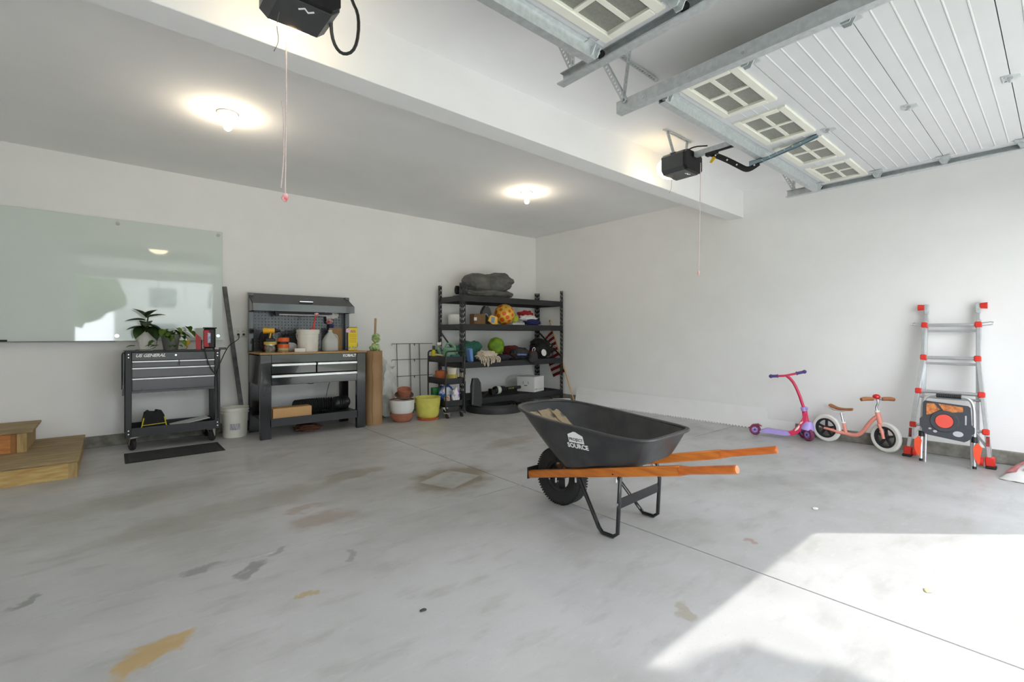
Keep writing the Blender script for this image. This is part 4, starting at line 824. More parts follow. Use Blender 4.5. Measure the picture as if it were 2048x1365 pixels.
# under and around the rack
t = T('booster_seat', 'black padded seat shell standing beside the utility cart', 'seat', (4.09, 5.70, .0), R(-20)); B().prism([(-.07, .03), (.07, .0), (.09, .06), (.065, .36), (.03, .42), (-.05, .42), (-.075, .30)], 'y', -.04, .04).to('shell', mat('black padded shell', (40, 40, 42), .55, 0, .2, 20), t); B().prism([(-.075, .04), (-.05, .04), (-.03, .40), (-.055, .41)], 'y', -.046, -.038).to('edge_band', mat('grey edge', (70, 70, 72), .5), t)
for o_ in t.children: o_.location.z = .115
for o_ in t.children: o_.location.z = .0
t.location = (4.12, 5.66, .10)
cu = T('coiled_edging', 'coiled black landscape edging lying on the floor under the rack', 'edging', (4.52, 5.72, 0))
for i, r_ in enumerate((.44, .40, .36, .33)):
    g = B(); pr = [(r_, .0), (r_+.004, .02), (r_, .088), (r_-.012, .10), (r_-.02, .088), (r_-.012, .02), (r_-.016, 0), (r_, 0)]
    g.lathe(pr, (0, .02*i, 0), 56); g.to('coil', mat('black edging plastic', (48, 48, 51), .5, 0, .15, 8), cu)
tag(wire('cable_coil', [(5.17+.16*math.cos(a)+.0, 5.80+.12*math.sin(a), .012+.0015*i) for i, a in enumerate([k*.7 for k in range(26)])], .007, BLACKPL, None, 1), 'loose black cable coil on the floor beside the edging', 'cable')
t = T('grey_case', 'low dark grey case on the floor under the rack', 'case', (5.66, 5.98, 0), R(14)); B().box((0, 0, .042), (.50, .26, .084), bev=.02).to('lower_shell', mat('grey case plastic', (84, 85, 86), .5, 0, .1, 10), t); B().box((-.18, -.13, .05), (.05, .02, .02), bev=.004).to('latch', CHROME, t)
tag(B().box((5.89, 5.60, .035), (.10, .30, .07), (0, 0, R(60)), bev=.003).to('white_long_box', mat('white trim box', (228, 228, 228), .6)), 'long low white box on the floor at the rack corner post', 'box')

# flag on a pole in the corner
fl_ = T('flag_on_pole', 'striped red and white flag furled on a wooden pole in the corner', 'flag', (6.0865, 5.475, 0))
PX = lambda z: .022*z/1.40
B().cyl((0, 0, .0), (PX(1.40), .62, 1.40), .010, n=12).to('pole', mat('pale wood pole', (208, 172, 116), .5, 0, .1, 8), fl_); B().ball((PX(1.4), .625, 1.415), (.014, .016, .024), 2).to('finial', mat('brass finial', (176, 136, 70), .35, .6), fl_); B().cyl((0, 0, 0), (.0003, .012, .03), .013, n=12).to('pole_cap', WHITEPL, fl_)
FR, FW = mat('flag red', (158, 28, 42), .8, 0, .15, 20), mat('flag white', (222, 220, 218), .8, 0, .06, 20)
def flagpt(u, v):       # u down the pole, v away from it; the cloth hangs flat in the narrow gap
    z0 = lerp(1.25, .52, u); y0 = .62*z0/1.40; y1 = lerp(.73, .53, u)+.06*math.sin(u*math.pi); z1 = lerp(1.12, .40, u)
    return Vector((.017+.006*math.sin(v*9+u*5), lerp(y0, y1, v), lerp(z0, z1, v)))
def lerp(a, b, t): return a+(b-a)*t
n = 15
for i in range(n):
    g = B(); rows = []
    for ii in (0, .5, 1):
        u = (i+ii)/n; rows.append([g.bm.verts.new(flagpt(u, k/10)) for k in range(11)])
    for a, b in zip(rows, rows[1:]):
        for k in range(10): g.bm.faces.new((a[k], a[k+1], b[k+1], b[k]))
    bmesh.ops.solidify(g.bm, geom=list(g.bm.faces), thickness=.002); g.to('stripe', FR if i % 2 == 0 else FW, fl_)

# ------------------------------------------------------------------ white siding strips along the right wall
sd = T('siding_strips', 'long white siding strips with perforated lower edge leaning along the right wall', 'siding', (6.09, 3.9, 0))
SDM = mat('white vinyl siding', (240, 240, 240), .5, 0, .03, 4)
B().prism([(-.02, .012), (.0, .14), (.004, .14), (-.016, .012)], 'y', -1.86, 1.55).to('lower_strip', SDM, sd)
B().prism([(.004, .135), (.018, .265), (.022, .265), (.008, .135)], 'y', -1.55, 1.55).to('upper_strip', SDM, sd)
g = B()
for i in range(85): y = -1.855+i*.04; g.b(-.027, -.012, y, y+.026, .001, .020)
g = g.to('perforated_edge', SDM, sd); g['kind'] = 'stuff'

# ------------------------------------------------------------------ wheelbarrow
wbr = T('wheelbarrow', 'black wheelbarrow with orange wooden handles standing in the middle of the floor', 'wheelbarrow', (2.44, .98, 0), R(3.1))
def lerp(a, b, t): return a+(b-a)*t
def ring(s):
    """rounded tray outline at height fraction s: (rear y, front y, half width rear/front, z rear/front)"""
    e = s**.85
    return lerp(.555, .475, e), lerp(1.13, 1.50, e), lerp(.20, .285, e), lerp(.205, .325, e), lerp(.436, .592, s), lerp(.298, .675, s)
def ringpts(s, n=72):
    y0, y1, wr, wf_, zr, zf = ring(s); cy = (y0+y1)/2; hl = (y1-y0)/2; P = []
    for i in range(n):
        a = 2*math.pi*i/n; c, d = math.cos(a), math.sin(a); ex = 2/7.0 if d < 0 else 2/3.2
        Y = math.copysign(abs(d)**ex, d); X = math.copysign(abs(c)**ex, c); u = (Y+1)/2
        P.append(Vector((X*lerp(wr, wf_, u), cy+hl*Y, lerp(zr, zf, u**1.35))))
    return P
TRAY = mat('black poly tray', (46, 47, 50), .38, 0, .3, 10, .08, c2=(62, 62, 62))
g = B(); rings = []
for s in (.0, .02, .06, .14, .3, .5, .7, .85, .96, 1.0):
    pp = ringpts(s)
    if s == 0:
        c = sum(pp, Vector())/len(pp); pp = [c+(p-c)*.90 for p in pp]
    rings.append([g.bm.verts.new(p) for p in pp])
g.bm.faces.new(rings[0][::-1])
for a, b in zip(rings, rings[1:]):
    for i in range(72): g.bm.faces.new((a[i], a[(i+1) % 72], b[(i+1) % 72], b[i]))
o = g.to('tray', TRAY, wbr, 60); md = o.modifiers.new('thick', 'SOLIDIFY'); md.thickness = .006; md.offset = 1
B().tube([p+(p-Vector((0, .98, p.z))).normalized()*.012 for p in ringpts(1.0)], .014, 8, closed=True, flat=.7).to('rim', TRAY, wbr)
def surf(y, z):
    """outside of the near (−x) tray side at given y and height z"""
    lo, hi = 0., 1.
    for _ in range(30):
        s = (lo+hi)/2; y0, y1, wr, wf_, zr, zf = ring(s); u = (y-y0)/(y1-y0)
        if lerp(zr, zf, max(0, u)**1.35) < z: lo = s
        else: hi = s
    cy = (y0+y1)/2; hl = (y1-y0)/2; Y = (y-cy)/hl; n = 7.0 if Y < 0 else 3.2
    return -lerp(wr, wf_, u)*(1-abs(Y)**n)**(1/n)
def decal(me, name, m, y, z, off):
    for v in me.vertices:
        yy = y-v.co.x; zz = z+v.co.y; v.co = Vector((surf(yy, zz)-off-v.co.z, yy, zz))
    me.materials.clear(); me.materials.append(m); return link(name, me, wbr)
LY, LZ = .925, .545
def roof_shape():
    g = B(); N_ = 12; top = [(-.058, .008), (-.05, .020), (-.012, .034), (0, .043), (.012, .034), (.05, .020), (.058, .008)]
    P = [(-.056, -.030), (.056, -.030)]+top[::-1]
    xs = [-.056+.112*i/N_ for i in range(N_+1)]
    def ty(x): return .043-abs(x)*.43 if abs(x) > .010 else .040
    A = [[g.bm.verts.new((x, z0, 0)) for z0 in (-.030, -.008, ty(x))] for x in xs]
    for a, b in zip(A, A[1:]):
        for k in range(2): g.bm.faces.new((a[k], b[k], b[k+1], a[k+1]))
    return g.mesh('badge', None, smooth=False)
decal(roof_shape(), 'white_badge', LETTER, LY, LZ, .0085)
decal(text_mesh('PROJECT', .0255, 0, .0003, .0006), 'lettering', mat('dark lettering', (34, 35, 38), .5), LY, LZ-.010, .0095)
decal(text_mesh('SOURCE', .040, 0, .0003, .0014), 'lettering', LETTER, LY-.002, LZ-.052, .0088)
for sx in (-1, 1):
    p0 = Vector((sx*.27, .0, .548)); p1 = Vector((sx*.118, 1.465, .185)); d = (p1-p0)
    a = p0+d*.0; c = p0+d*.19
    hn = B().bar(c, p1, .036, .052, bev=.006).to('handle_beam', WOOD, wbr)
    gp = B(); gp.tube([c+d*.004, c-d*.012, c-d*.03, a+d*.012, a+d*.004, a], [.026, .0235, .020, .021, .021, .018], 14); gp.to('grip', mat('dark orange wood grip', (198, 104, 28), .28, 0, .25, 8, c2=(168, 80, 16), stretch=(6, .7, 6), coat=.4), hn)
    # bent tube leg
    def H(y): return p0+d*(y/1.465)
    top = H(.655)+Vector((-sx*.0, 0, -.03)); f0 = H(.99)+Vector((0, 0, -.03))
    pts = [f0, (sx*.222, .80, .035), (sx*.222, .775, .012), (sx*.222, .70, .012), (sx*.222, .672, .035), (sx*.222, .660, .26), top+Vector((0, .012, 0)), top+Vector((0, .06, .006))]
    B().tube(pts, .014, 10, flat=.8).to('leg', GLOSSBLACK, wbr)
    B().cyl((sx*.222-.016, .668, .205), (sx*.222+.016, .668, .205), .009, n=10).to('bolt', CHROME, wbr)
    for y in (.70, 1.02, 1.2): q = H(y); B().cyl(q+Vector((0, 0, -.06)), q+Vector((0, 0, .0)), .006, n=8).to('bolt', CHROME, wbr)
    B().bar((sx*.105, 1.20, .255), (sx*.09, 1.16, .42), .028, .006, up=(1, 0, 0)).to('tray_brace', BLACK, wbr)
B().bar((-.215, .664, .205), (.215, .664, .205), .055, .006, up=(0, 1, 0)).to('leg_crossbar', GLOSSBLACK, wbr)
B().b(-.145, .145, 1.462, 1.468, .155, .235, bev=.002).to('front_plate', BLACK, wbr)
for x in (-.06, .06): B().bar((x, .62, .405), (x, 1.08, .296), .03, .02).to('tray_rib', TRAY, wbr)
wh = B(); r_ = .195
wh.lathe([(.105, -.042), (.13, -.05), (.165, -.052), (.185, -.042), (r_, -.020), (r_, .020), (.185, .042), (.165, .052), (.13, .05), (.105, .042), (.105, -.042)], (0, 1.275, r_), 56, Matrix.Rotation(R(90), 3, 'Y'))
tire = wh.to('tire', RUBBER, wbr)
g = B()
for i in range(64):
    a = 2*math.pi*i/64
    for sx in (-1, 1): g.box((sx*.024, 1.275+math.cos(a+sx*.05)*(r_-.001), r_+math.sin(a+sx*.05)*(r_-.001)), (.034, .009, .005), (a+math.pi/2, 0, 0))
g = g.to('tread', RUBBER, tire); g['kind'] = 'stuff'
rim = B(); rim.lathe([(.106, -.035), (.09, -.03), (.085, -.006), (.085, .006), (.09, .03), (.106, .035)], (0, 1.275, r_), 40, Matrix.Rotation(R(90), 3, 'Y'))
rim.lathe([(.012, -.045), (.03, -.045), (.03, .045), (.012, .045)], (0, 1.275, r_), 20, Matrix.Rotation(R(90), 3, 'Y'))
for k in range(3):
    a = k*2*math.pi/3+.5; rim.bar((0, 1.275+.025*math.cos(a), r_+.025*math.sin(a)), (0, 1.275+.09*math.cos(a), r_+.09*math.sin(a)), .05, .012, up=(1, 0, 0))
rim.to('wheel_rim', BLACK, wbr); B().cyl((-.125, 1.275, r_), (.125, 1.275, r_), .008, n=12).to('axle', CHROME, wbr)
# torn paper sack with mortar crumbs inside the tray
M4 = wbr.matrix_basis
def wpt(x, y, z): return (2.44+x*math.cos(R(3.1))-y*math.sin(R(3.1)), .98+x*math.sin(R(3.1))+y*math.cos(R(3.1)), z)
t = T('torn_sack', 'torn beige paper sack lying in the wheelbarrow tray', 'sack', wpt(-.03, 1.29, .515), R(3.1))
SACK = mat('torn beige sack', (196, 176, 146), .85, 0, .35, 10, .3, c2=(120, 116, 108), thr=(.5, .62))
for i, (x, y, w_, l_, rz) in enumerate(((-.12, 0, .11, .22, .15), (.0, .02, .12, .22, -.1), (.10, .0, .09, .20, .1))):
    g = B(); NN = 6; vv = [[g.bm.verts.new(((a/NN-.5)*w_*(1+.3*noise.noise(Vector((a, b, i)))), (b/NN-.5)*l_, (b/NN-.5)*l_*.80+.03+.012*noise.noise(Vector((a*.9, b*.9, i*3))))) for b in range(NN+1)] for a in range(NN+1)]
    for a in range(NN):
        for b in range(NN): g.bm.faces.new((vv[a][b], vv[a+1][b], vv[a+1][b+1], vv[a][b+1]))
    bmesh.ops.solidify(g.bm, geom=list(g.bm.faces), thickness=.004); g.to('flap', SACK, t, loc=(x, y, 0), rot=(0, 0, rz))
random.seed(8)
for i in range(9):
    x, y = -.10+.10*(i % 3)+random.uniform(-.02, .02), .80+.09*(i//3); o = B().lump((0, 0, 0), (.035, .03, .022), i, .5, 2, 2).to('mortar_crumb', mat('grey mortar', (150, 148, 142), .9, 0, .3, 30)); o.location = wpt(x, y, .436-.138*((y-.555)/.575)**1.35+.014); tag(o, 'small grey mortar crumb in the wheelbarrow tray', 'crumb', 'mortar crumbs in the wheelbarrow')

# ------------------------------------------------------------------ kick scooter
PUR, LAV, PINK = mat('deep purple rubber', (84, 54, 128), .5, 0, .15, 20), mat('lavender plastic', (172, 152, 220), .4, 0, .08, 15), mat('raspberry pink metal', (206, 44, 88), .35, 0, .12, 15)
sc_ = T('kick_scooter', 'pink and lavender child kick scooter leaning on the right wall', 'scooter', (5.72, 2.34, 0))
def wheel_x(r, w_, n=28): return B().lathe([(r*.55, -w_*.5), (r*.85, -w_*.55), (r, -w_*.25), (r, w_*.25), (r*.85, w_*.55), (r*.55, w_*.5), (r*.55, -w_*.5)], n=n, M=Matrix.Rotation(R(90), 3, 'Y'))
def scoot_wheel(p, rot, r):
    t_ = wheel_x(r, .035).to('wheel', mat('magenta purple tyre', (122, 50, 84), .55), sc_, loc=p, rot=rot)
    h_ = B(); h_.lathe([(.012, -.02), (r*.2, -.02), (r*.2, .02), (.012, .02)], n=16, M=Matrix.Rotation(R(90), 3, 'Y')); h_.lathe([(r*.48, -.015), (r*.58, -.015), (r*.58, .015), (r*.48, .015), (r*.48, -.015)], n=24, M=Matrix.Rotation(R(90), 3, 'Y'))
    for k in range(6): a = k*math.pi/3; h_.bar((0, .15*r*math.cos(a), .15*r*math.sin(a)), (0, .5*r*math.cos(a), .5*r*math.sin(a)), .014, .016, up=(1, 0, 0))
    h_.to('hub', LAV, t_); B().cyl((-.024, 0, 0), (.024, 0, 0), .009, n=10).to('axle_cap', PUR, t_)
az = R(14)
scoot_wheel((0, .0, .060), (0, 0, az), .060)
scoot_wheel((.10, -.52, .068), (0, 0, R(-28)), .068); scoot_wheel((.21, -.44, .068), (0, 0, R(-28)), .068)
B().prism([(-.06, .062), (-.12, .088), (-.34, .075), (-.36, .045), (-.30, .035), (-.10, .045), (-.05, .045)], 'x', -.055, .055).to('deck', LAV, sc_, rot=(0, 0, az))
B().prism([(.065, .075), (.03, .118), (-.03, .13), (-.07, .105), (-.03, .112), (.02, .098), (.05, .068)], 'x', -.03, .03).to('rear_fender', mat('maroon fender', (126, 40, 66), .45), sc_, rot=(0, 0, az))
B().prism([(-.31, .036), (-.37, .036), (-.43, .065), (-.478, .13), (-.505, .21), (-.512, .30), (-.478, .30), (-.47, .24), (-.43, .155), (-.37, .09), (-.33, .076), (-.31, .074)], 'x', -.035, .035).to('neck', PINK, sc_, rot=(0, 0, az))
B().prism([(-.385, .075), (-.435, .12), (-.482, .21), (-.474, .235), (-.43, .145), (-.38, .094)], 'x', -.038, -.0352).to('neck_decal', mat('white flower decal', (232, 214, 206), .5, 0, .4, 22, c2=(206, 44, 88), thr=(.5, .58)), sc_, rot=(0, 0, az))
B().lathe([(0, 0), (.070, 0), (.066, .03), (.048, .075), (.036, .09), (0, .09)], n=20).to('front_shroud', LAV, sc_, loc=(.13, -.495, .12), rot=(R(8), 0, 0))
B().bar((.10, -.52, .07), (.21, -.44, .07), .03, .03, bev=.004).to('front_axle', LAV, sc_)
B().cyl((.128, -.49, .20), (.118, -.475, .325), .030, .026, 18).to('head_tube', PINK, sc_); B().cyl((.118, -.475, .325), (.112, -.468, .365), .032, .030, 18).to('clamp', LAV, sc_); B().box((.10, -.50, .35), (.02, .04, .03), bev=.006).to('clamp_lever', LAV, sc_)
B().tube([(.113, -.468, .36), (.10, -.43, .50), (.085, -.385, .62), (.075, -.345, .675), (.07, -.315, .70)], .016, 12, sm=1).to('stem', PINK, sc_)
L_, R_ = Vector((.02, -.165, .690)), Vector((.15, -.465, .752)); mid = Vector((.072, -.30, .702))
B().tube([L_, lerp(L_, mid, .6), mid, lerp(mid, R_, .4), R_], .012, 10, sm=1).to('handlebar', PINK, sc_)
for a, b in ((L_, lerp(L_, mid, .48)), (R_, lerp(R_, mid, .42))):
    gr = B().cyl(a, b, .016, n=14).to('grip', PUR, sc_)
    B().ball(a, .022, 2).to('grip_end', PUR, gr); dd = (b-a).normalized(); B().cyl(b-dd*.006, b+dd*.002, .022, n=14).to('grip_collar', PUR, gr)

# ------------------------------------------------------------------ balance bike
CORAL = mat('coral pink frame', (232, 150, 134), .4, 0, .08, 12); TAN = mat('brown leatherette', (160, 100, 58), .55, 0, .12, 20)
bk_ = T('balance_bike', 'coral pink balance bike with white tyres and black wheels against the right wall', 'bicycle', (5.955, 1.687, 0))
dirb = Vector((-.111, -.541, 0)).normalized(); ang = math.atan2(dirb.y, dirb.x)-math.pi/2   # local +y runs forward
bk_.rotation_euler = (R(0), 0, ang); WBb = .552; rw = .147
def bike_wheel(y, rz, x=0):
    t_ = B().lathe([(rw*.70, -.014), (rw*.78, -.022), (rw*.92, -.02), (rw, -.008), (rw, .008), (rw*.92, .02), (rw*.78, .022), (rw*.70, .014), (rw*.70, -.014)], n=44, M=Matrix.Rotation(R(90), 3, 'Y')).to('tyre', mat('white tyre foam', (226, 226, 220), .7, 0, .05, 20), bk_, loc=(x, y, rw), rot=(0, 0, rz))
    h_ = B(); h_.lathe([(rw*.58, -.012), (rw*.72, -.018), (rw*.72, .018), (rw*.58, .012), (rw*.58, -.012)], n=40, M=Matrix.Rotation(R(90), 3, 'Y')); h_.lathe([(.008, -.022), (.024, -.022), (.024, .022), (.008, .022)], n=18, M=Matrix.Rotation(R(90), 3, 'Y'))
    for k in range(5): a = k*2*math.pi/5+.3; h_.bar((0, .018*math.cos(a), .018*math.sin(a)), (0, .61*rw*math.cos(a), .61*rw*math.sin(a)), .022, .016, up=(1, 0, 0))
    h_.to('wheel', mat('black moulded wheel', (36, 37, 39), .45), t_); B().cyl((-.034, 0, 0), (.034, 0, 0), .008, n=10).to('axle', CHROME, t_)
bike_wheel(0, 0); bike_wheel(WBb, R(-14))
B().tube([(0, .11, .125), (0, .20, .118), (0, .255, .112), (0, .31, .125), (0, .355, .17), (0, .40, .25), (0, .445, .315), (0, .483, .345)], .020, 12, sm=2).to('main_tube', CORAL, bk_)
for sx in (-1, 1): B().tube([(sx*.036, -.005, rw), (sx*.034, .06, .142), (sx*.02, .14, .122), (0, .215, .116)], .0135, 10, sm=1).to('chain_stay', CORAL, bk_)
B().cyl((0, .193, .12), (0, .168, .235), .0165, n=14).to('seat_tube', CORAL, bk_); B().cyl((0, .168, .23), (0, .142, .345), .0125, n=14).to('seat_post', CHROME, bk_); B().cyl((0, .168, .225), (0, .166, .24), .022, n=14).to('seat_clamp', WHITEPL, bk_)
ss = B(); sec = []
for i in range(11):
    u = i/10; y = .04+u*.215; w_ = lerp(.058, .016, u**.8)*(1 if i not in (0,) else .75); z = .372+.030*(2*u-1)**2*(1 if u < .5 else .35)
    sec.append([ss.bm.verts.new((w_*math.cos(a), y, z+.014*math.sin(a))) for a in [2*math.pi*k/12 for k in range(12)]])
for a, b in zip(sec, sec[1:]):
    for k in range(12): ss.bm.faces.new((a[k], a[(k+1) % 12], b[(k+1) % 12], b[k]))
ss.bm.faces.new(sec[0]); ss.bm.faces.new(sec[-1]); sa = ss.to('saddle', TAN, bk_)
B().prism([(.03, .375), (.07, .352), (.18, .348), (.245, .366), (.18, .334), (.12, .330), (.06, .335), (.005, .385)], 'x', -.02, .02).to('saddle_shell', WHITEPL, sa)
B().cyl((0, .505, .275), (0, .478, .385), .024, .021, 18).to('head_tube', CORAL, bk_); B().cyl((0, .478, .385), (0, .474, .402), .022, n=16).to('headset', WHITEPL, bk_)
ft = Vector((0, .508, .265))
B().box(ft+Vector((0, .002, -.004)), (.085, .034, .026), (R(-12), 0, R(-14)), bev=.008).to('fork_crown', CORAL, bk_)
for sx in (-1, 1): B().tube([ft+Vector((sx*.034, 0, .0)), (sx*.040+.0, .535, .20), (sx*.040+(.008 if sx > 0 else -.006), WBb, rw-.01)], .014, 10, sm=1).to('fork_blade', CORAL, bk_)
B().tube([(0, .474, .40), (0, .468, .44), (0, .485, .475), (0, .480, .515)], .011, 10, sm=1).to('handlebar_stem', CHROME, bk_)
ha = R(-29)
hb = Vector((math.cos(ha), math.sin(ha), 0)); hc = Vector((0, .480, .517))
B().tube([hc-hb*.13, hc, hc+hb*.13], .010, 10).to('handlebar', CHROME, bk_)
for sx in (-1, 1): B().tube([hc+hb*sx*.045, hc+hb*sx*.07+Vector((0, 0, .003)), hc+hb*sx*.13+Vector((0, 0, .002)), hc+hb*sx*.165+Vector((0, 0, -.004))], [.016, .019, .020, .018], 12, sm=1).to('grip', TAN, bk_)
B().ball(hc+Vector((.0, -.01, .022)), (.034, .034, .028), 3).to('bell', mat('red bell', (208, 30, 34), .25, .2, .05, 5, coat=.5), bk_)

# ------------------------------------------------------------------ multi-position ladder leaning on the right wall
ld = T('ladder', 'silver multi-position ladder with red clips leaning on the right wall', 'ladder', (5.82, .695, 0))
LB = mat('black red print', (40, 40, 42), .5, 0, .5, 30, c2=(190, 60, 50))
def RL(s, z):   # outer rail centre line: straight above, flared feet below
    x = .24*z/1.42; y = .190 if z > .92 else .190+.092*((.92-z)/.92)
    return Vector((x, s*y, z))
for s in (-1, 1):
    B().bar(RL(s, .925), RL(s, 1.30), .028, .062, up=(1, 0, 0), bev=.003).to('upper_rail', ALU, ld)
    B().bar(RL(s, .05), RL(s, .935), .030, .066, up=(1, 0, 0), bev=.003).to('flared_rail', ALU, ld)
    B().bar(RL(s, .05)*1+Vector((.075, -s*.085+s*.0, 0)), RL(s, 1.38)+Vector((.03, -s*.012, 0)), .024, .05, up=(1, 0, 0), bev=.003).to('inner_rail', ALU, ld)
    B().box(RL(s, 1.41)+Vector((.01, -s*.01, 0)), (.05, .035, .10), bev=.006).to('hinge_lock', GALV, ld)
    B().cyl(RL(s, 1.43)+Vector((0, s*.005, 0)), RL(s, 1.43)+Vector((0, s*.052, 0)), .026, .030, 16).to('lock_knob', RED, ld)
    B().tube([RL(s, 1.27)+Vector((-.02, s*.02, 0)), RL(s, 1.27)+Vector((-.02, s*.09, .012)), RL(s, 1.27)+Vector((-.02, s*.10, -.012)), RL(s, 1.265)+Vector((-.02, s*.02, -.02))], .006, 8, sm=1).to('spring_pin', CHROME, ld)
    f = B().box(RL(s, .055)+Vector((-.002, 0, .003)), (.075, .062, .08), bev=.008).to('foot_shoe', RED, ld); B().box(RL(s, .012)+Vector((-.002, s*.002, 0)), (.082, .068, .022), bev=.004).to('rubber_foot', RUBBER, f)
    B().cyl(RL(s, .10)+Vector((-.035, -s*.036, -.045)), RL(s, .10)+Vector((-.035, -s*.060, -.045)), .040, n=20).to('foot_wheel', RED, ld)
    B().box(RL(s, .20)+Vector((-.034, 0, .03)), (.003, .022, .085), (0, R(9.6), s*0)).to('print_label', LB, ld)
    for z in (1.255, .945, .625, .305): B().box(RL(s, z)+Vector((-.012, -s*.004, 0)), (.060, .046, .052), (0, R(9.6), 0), bev=.007).to('rung_clip', RED, ld)
    B().bar(RL(s, .17)+Vector((.01, -s*.01, 0)), RL(s, .30)+Vector((.01, -s*.08, 0)), .012, .018).to('rail_brace', ALU, ld)
for z in (1.255, .945, .625): B().cyl(RL(-1, z)+Vector((-.012, 0, 0)), RL(1, z)+Vector((-.012, 0, 0)), .017, n=14).to('rung', ALU, ld); B().cyl(RL(-1, z-.055)+Vector((.03, .01, 0)), RL(1, z-.055)+Vector((.03, -.01, 0)), .012, n=12).to('inner_rung', ALU, ld)
for s in (-1, 1): B().cyl(RL(s, .305)+Vector((-.004, 0, 0)), RL(s, .305)+Vector((-.004, -s*.10, 0)), .014, n=12).to('rung_stub', ALU, ld)

# ------------------------------------------------------------------ folded step stool leaning on the ladder
sg = T('folding_step_stool', 'folded grey step stool with round orange-red top insert before the ladder', 'step stool', (5.63, .675, 0), 0, None, (0, R(4), 0))
pts = [(0, .175, .03), (0, .172, .40), (0, .168, .545), (0, .145, .60), (0, .10, .618), (0, -.10, .618), (0, -.145, .60), (0, -.168, .545), (0, -.172, .40), (0, -.175, .03)]
B().tube(pts, .0125, 12, sm=1).to('front_hoop', ALU, sg)
B().cyl((0, .075, .618), (0, -.09, .618), .018, n=16).to('foam_grip', BLACKPL, sg)
for i in range(14): B().lathe([(.0185, -.003), (.0205, 0), (.0185, .003)], (0, .07-i*.012, .618), 16, Matrix.Rotation(R(90), 3, 'X')).to('grip_ring', BLACKPL, sg)
for s in (-1, 1):
    B().cyl((.06, s*.155, .0), (.045, s*.15, .40), .011, n=12).to('rear_leg', ALU, sg)
    B().cyl((-.0, s*.174, .235), (-.0, s*.174, .285), .021, n=16).to('leg_collar', BLACKPL, sg); B().cyl((0, s*.175, .012), (0, s*.175, .035), .014, n=12).to('leg_cap', BLACKPL, sg)
    B().prism([(s*.195-.028, .20), (s*.195+.0, .235), (s*.195+.026, .20), (s*.195+.024, .12), (s*.195+.004, .07), (s*.195-.014, .06), (s*.195-.016, .12)], 'x', -.022, -.004).to('red_lever', mat('orange red lever', (236, 84, 50), .4), sg)
STG = mat('dark slate plastic', (66, 68, 74), .5, 0, .12, 25)
P = [(-.150, .53), (-.135, .545), (.145, .565), (.160, .55), (.163, .42), (.182, .40), (.182, .34), (.163, .31), (.160, .285), (.13, .262), (-.115, .232), (-.135, .245), (-.16, .27), (-.16, .30), (-.178, .315), (-.178, .36), (-.158, .385)]
tp = B().prism(P, 'x', -.042, -.016).to('top_platform', STG, sg)
COK = mat('orange speckled insert', (214, 136, 76), .7, 0, .3, 50, c2=(160, 90, 50))
B().prism([(.135, .54), (.085, .545), (.045, .495), (.075, .470), (.11, .445), (.135, .44)], 'x', -.046, -.040).to('corner_insert', COK, sg); B().prism([(.055, .545), (-.105, .532), (-.105, .49), (-.04, .478), (.02, .488)], 'x', -.046, -.040).to('corner_insert', COK, sg)
B().lathe([(0, 0), (.098, 0), (.092, .008), (.066, .008), (.062, .004), (0, .004)], (-.042, .015, .395), 40, Matrix.Rotation(R(-90), 3, 'Y') @ Matrix.Diagonal((1, 1, 1))).to('ring', STG, sg); B().lathe([(0, .0), (.060, 0), (.058, .006), (0, .007)], (-.0465, .015, .395), 40, Matrix.Rotation(R(-90), 3, 'Y')).to('round_insert', mat('coral red insert', (230, 88, 74), .5), sg)
LG = mat('pale grey recess', (186, 188, 194), .6)
for y, z, a, b in ((-.075, .295, .034, .024), (.075, .298, .014, .011), (.110, .318, .011, .008)): B().lathe([(0, 0), (1, 0), (.96, .0012), (0, .0012)], (-.0425, y, z), 24, Matrix.Rotation(R(-90), 3, 'Y') @ Matrix.Diagonal((b, a, 1))).to('recess', LG, sg)
B().b(-.0435, -.041, -.128, -.118, .38, .46).to('slot', LG, sg)

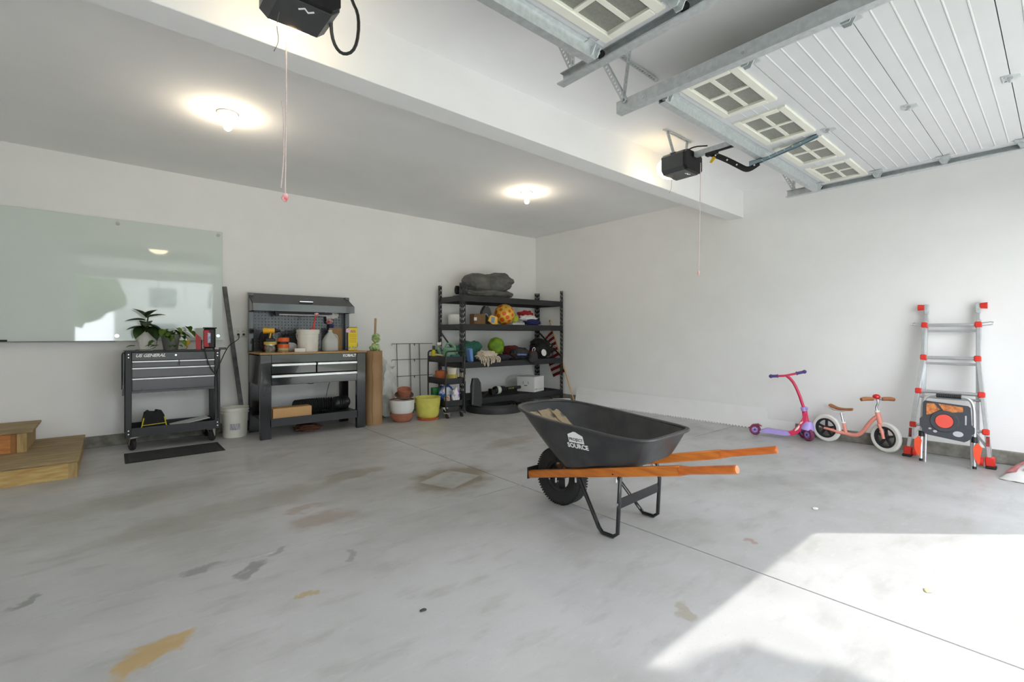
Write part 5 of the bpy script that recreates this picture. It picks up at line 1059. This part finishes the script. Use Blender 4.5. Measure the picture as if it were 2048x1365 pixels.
# ------------------------------------------------------------------ sack by the wall, floor litter
t = T('printed_sack', 'flat white and red printed sack lying on the floor beside the ladder', 'sack', (5.74, .08, 0), R(-8))
sk = B(); NN = 14; top = [[sk.bm.verts.new(((a/NN-.5)*.66, (b/NN-.5)*.44, .004+.10*(max(0, 1-abs(2*a/NN-1)**3.5)*max(0, 1-abs(2*b/NN-1)**3.5))**.6+.008*noise.noise(Vector((a*.7, b*.7, 2))))) for b in range(NN+1)] for a in range(NN+1)]
for a in range(NN):
    for b in range(NN): sk.bm.faces.new((top[a][b], top[a+1][b], top[a+1][b+1], top[a][b+1]))
bt = [sk.bm.verts.new((x, y, 0)) for x, y in ((-.33, -.22), (.33, -.22), (.33, .22), (-.33, .22))]; sk.bm.faces.new(bt)
sk.to('sack', mat('white paper sack', (222, 220, 218), .6, 0, .06, 10), t)
def band(x0, x1, y0, y1, nm, m):
    g = B(); K = 8; vv = []
    for a in range(K+1):
        for b in range(K+1):
            x = lerp(x0, x1, a/K); y = lerp(y0, y1, b/K); u, v = x/.66+.5, y/.44+.5
            vv.append(g.bm.verts.new((x, y, .012+.10*(max(0, 1-abs(2*u-1)**3.5)*max(0, 1-abs(2*v-1)**3.5))**.6)))
    for a in range(K):
        for b in range(K): g.bm.faces.new((vv[a*(K+1)+b], vv[(a+1)*(K+1)+b], vv[(a+1)*(K+1)+b+1], vv[a*(K+1)+b+1]))
    g.to(nm, m, t)
RP = mat('red sack print', (188, 50, 58), .6, 0, .25, 25, c2=(206, 150, 150))
band(-.27, .30, .13, .20, 'red_print', RP); band(-.24, -.19, -.2, .10, 'red_print', RP); band(.22, .30, -.2, .10, 'red_print', RP)
random.seed(12)
for i, (x, y, s, c_, lab) in enumerate(((3.58, 1.08, .03, 'p', 'pale paint flake on the floor behind the sunlit patch'), (2.82, .40, .03, 'b', 'dry tan leaf lying in the sunlit floor patch'), (1.0, 1.75, .02, 'd', 'tiny dark wood splinter on the open floor'))):
    o = B().lump((0, 0, 0), (s*1.6, s, .006), i+5, .4, 2, 2).to({'p': 'paint_flake', 'b': 'dry_leaf', 'd': 'wood_splinter'}[c_], mat('litter '+c_, {'p': (222, 220, 214), 'b': (206, 188, 150), 'd': (70, 66, 60)}[c_], .8)); o.location = (x, y, 0); tag(o, lab, {'p': 'flake', 'b': 'leaf', 'd': 'splinter'}[c_])
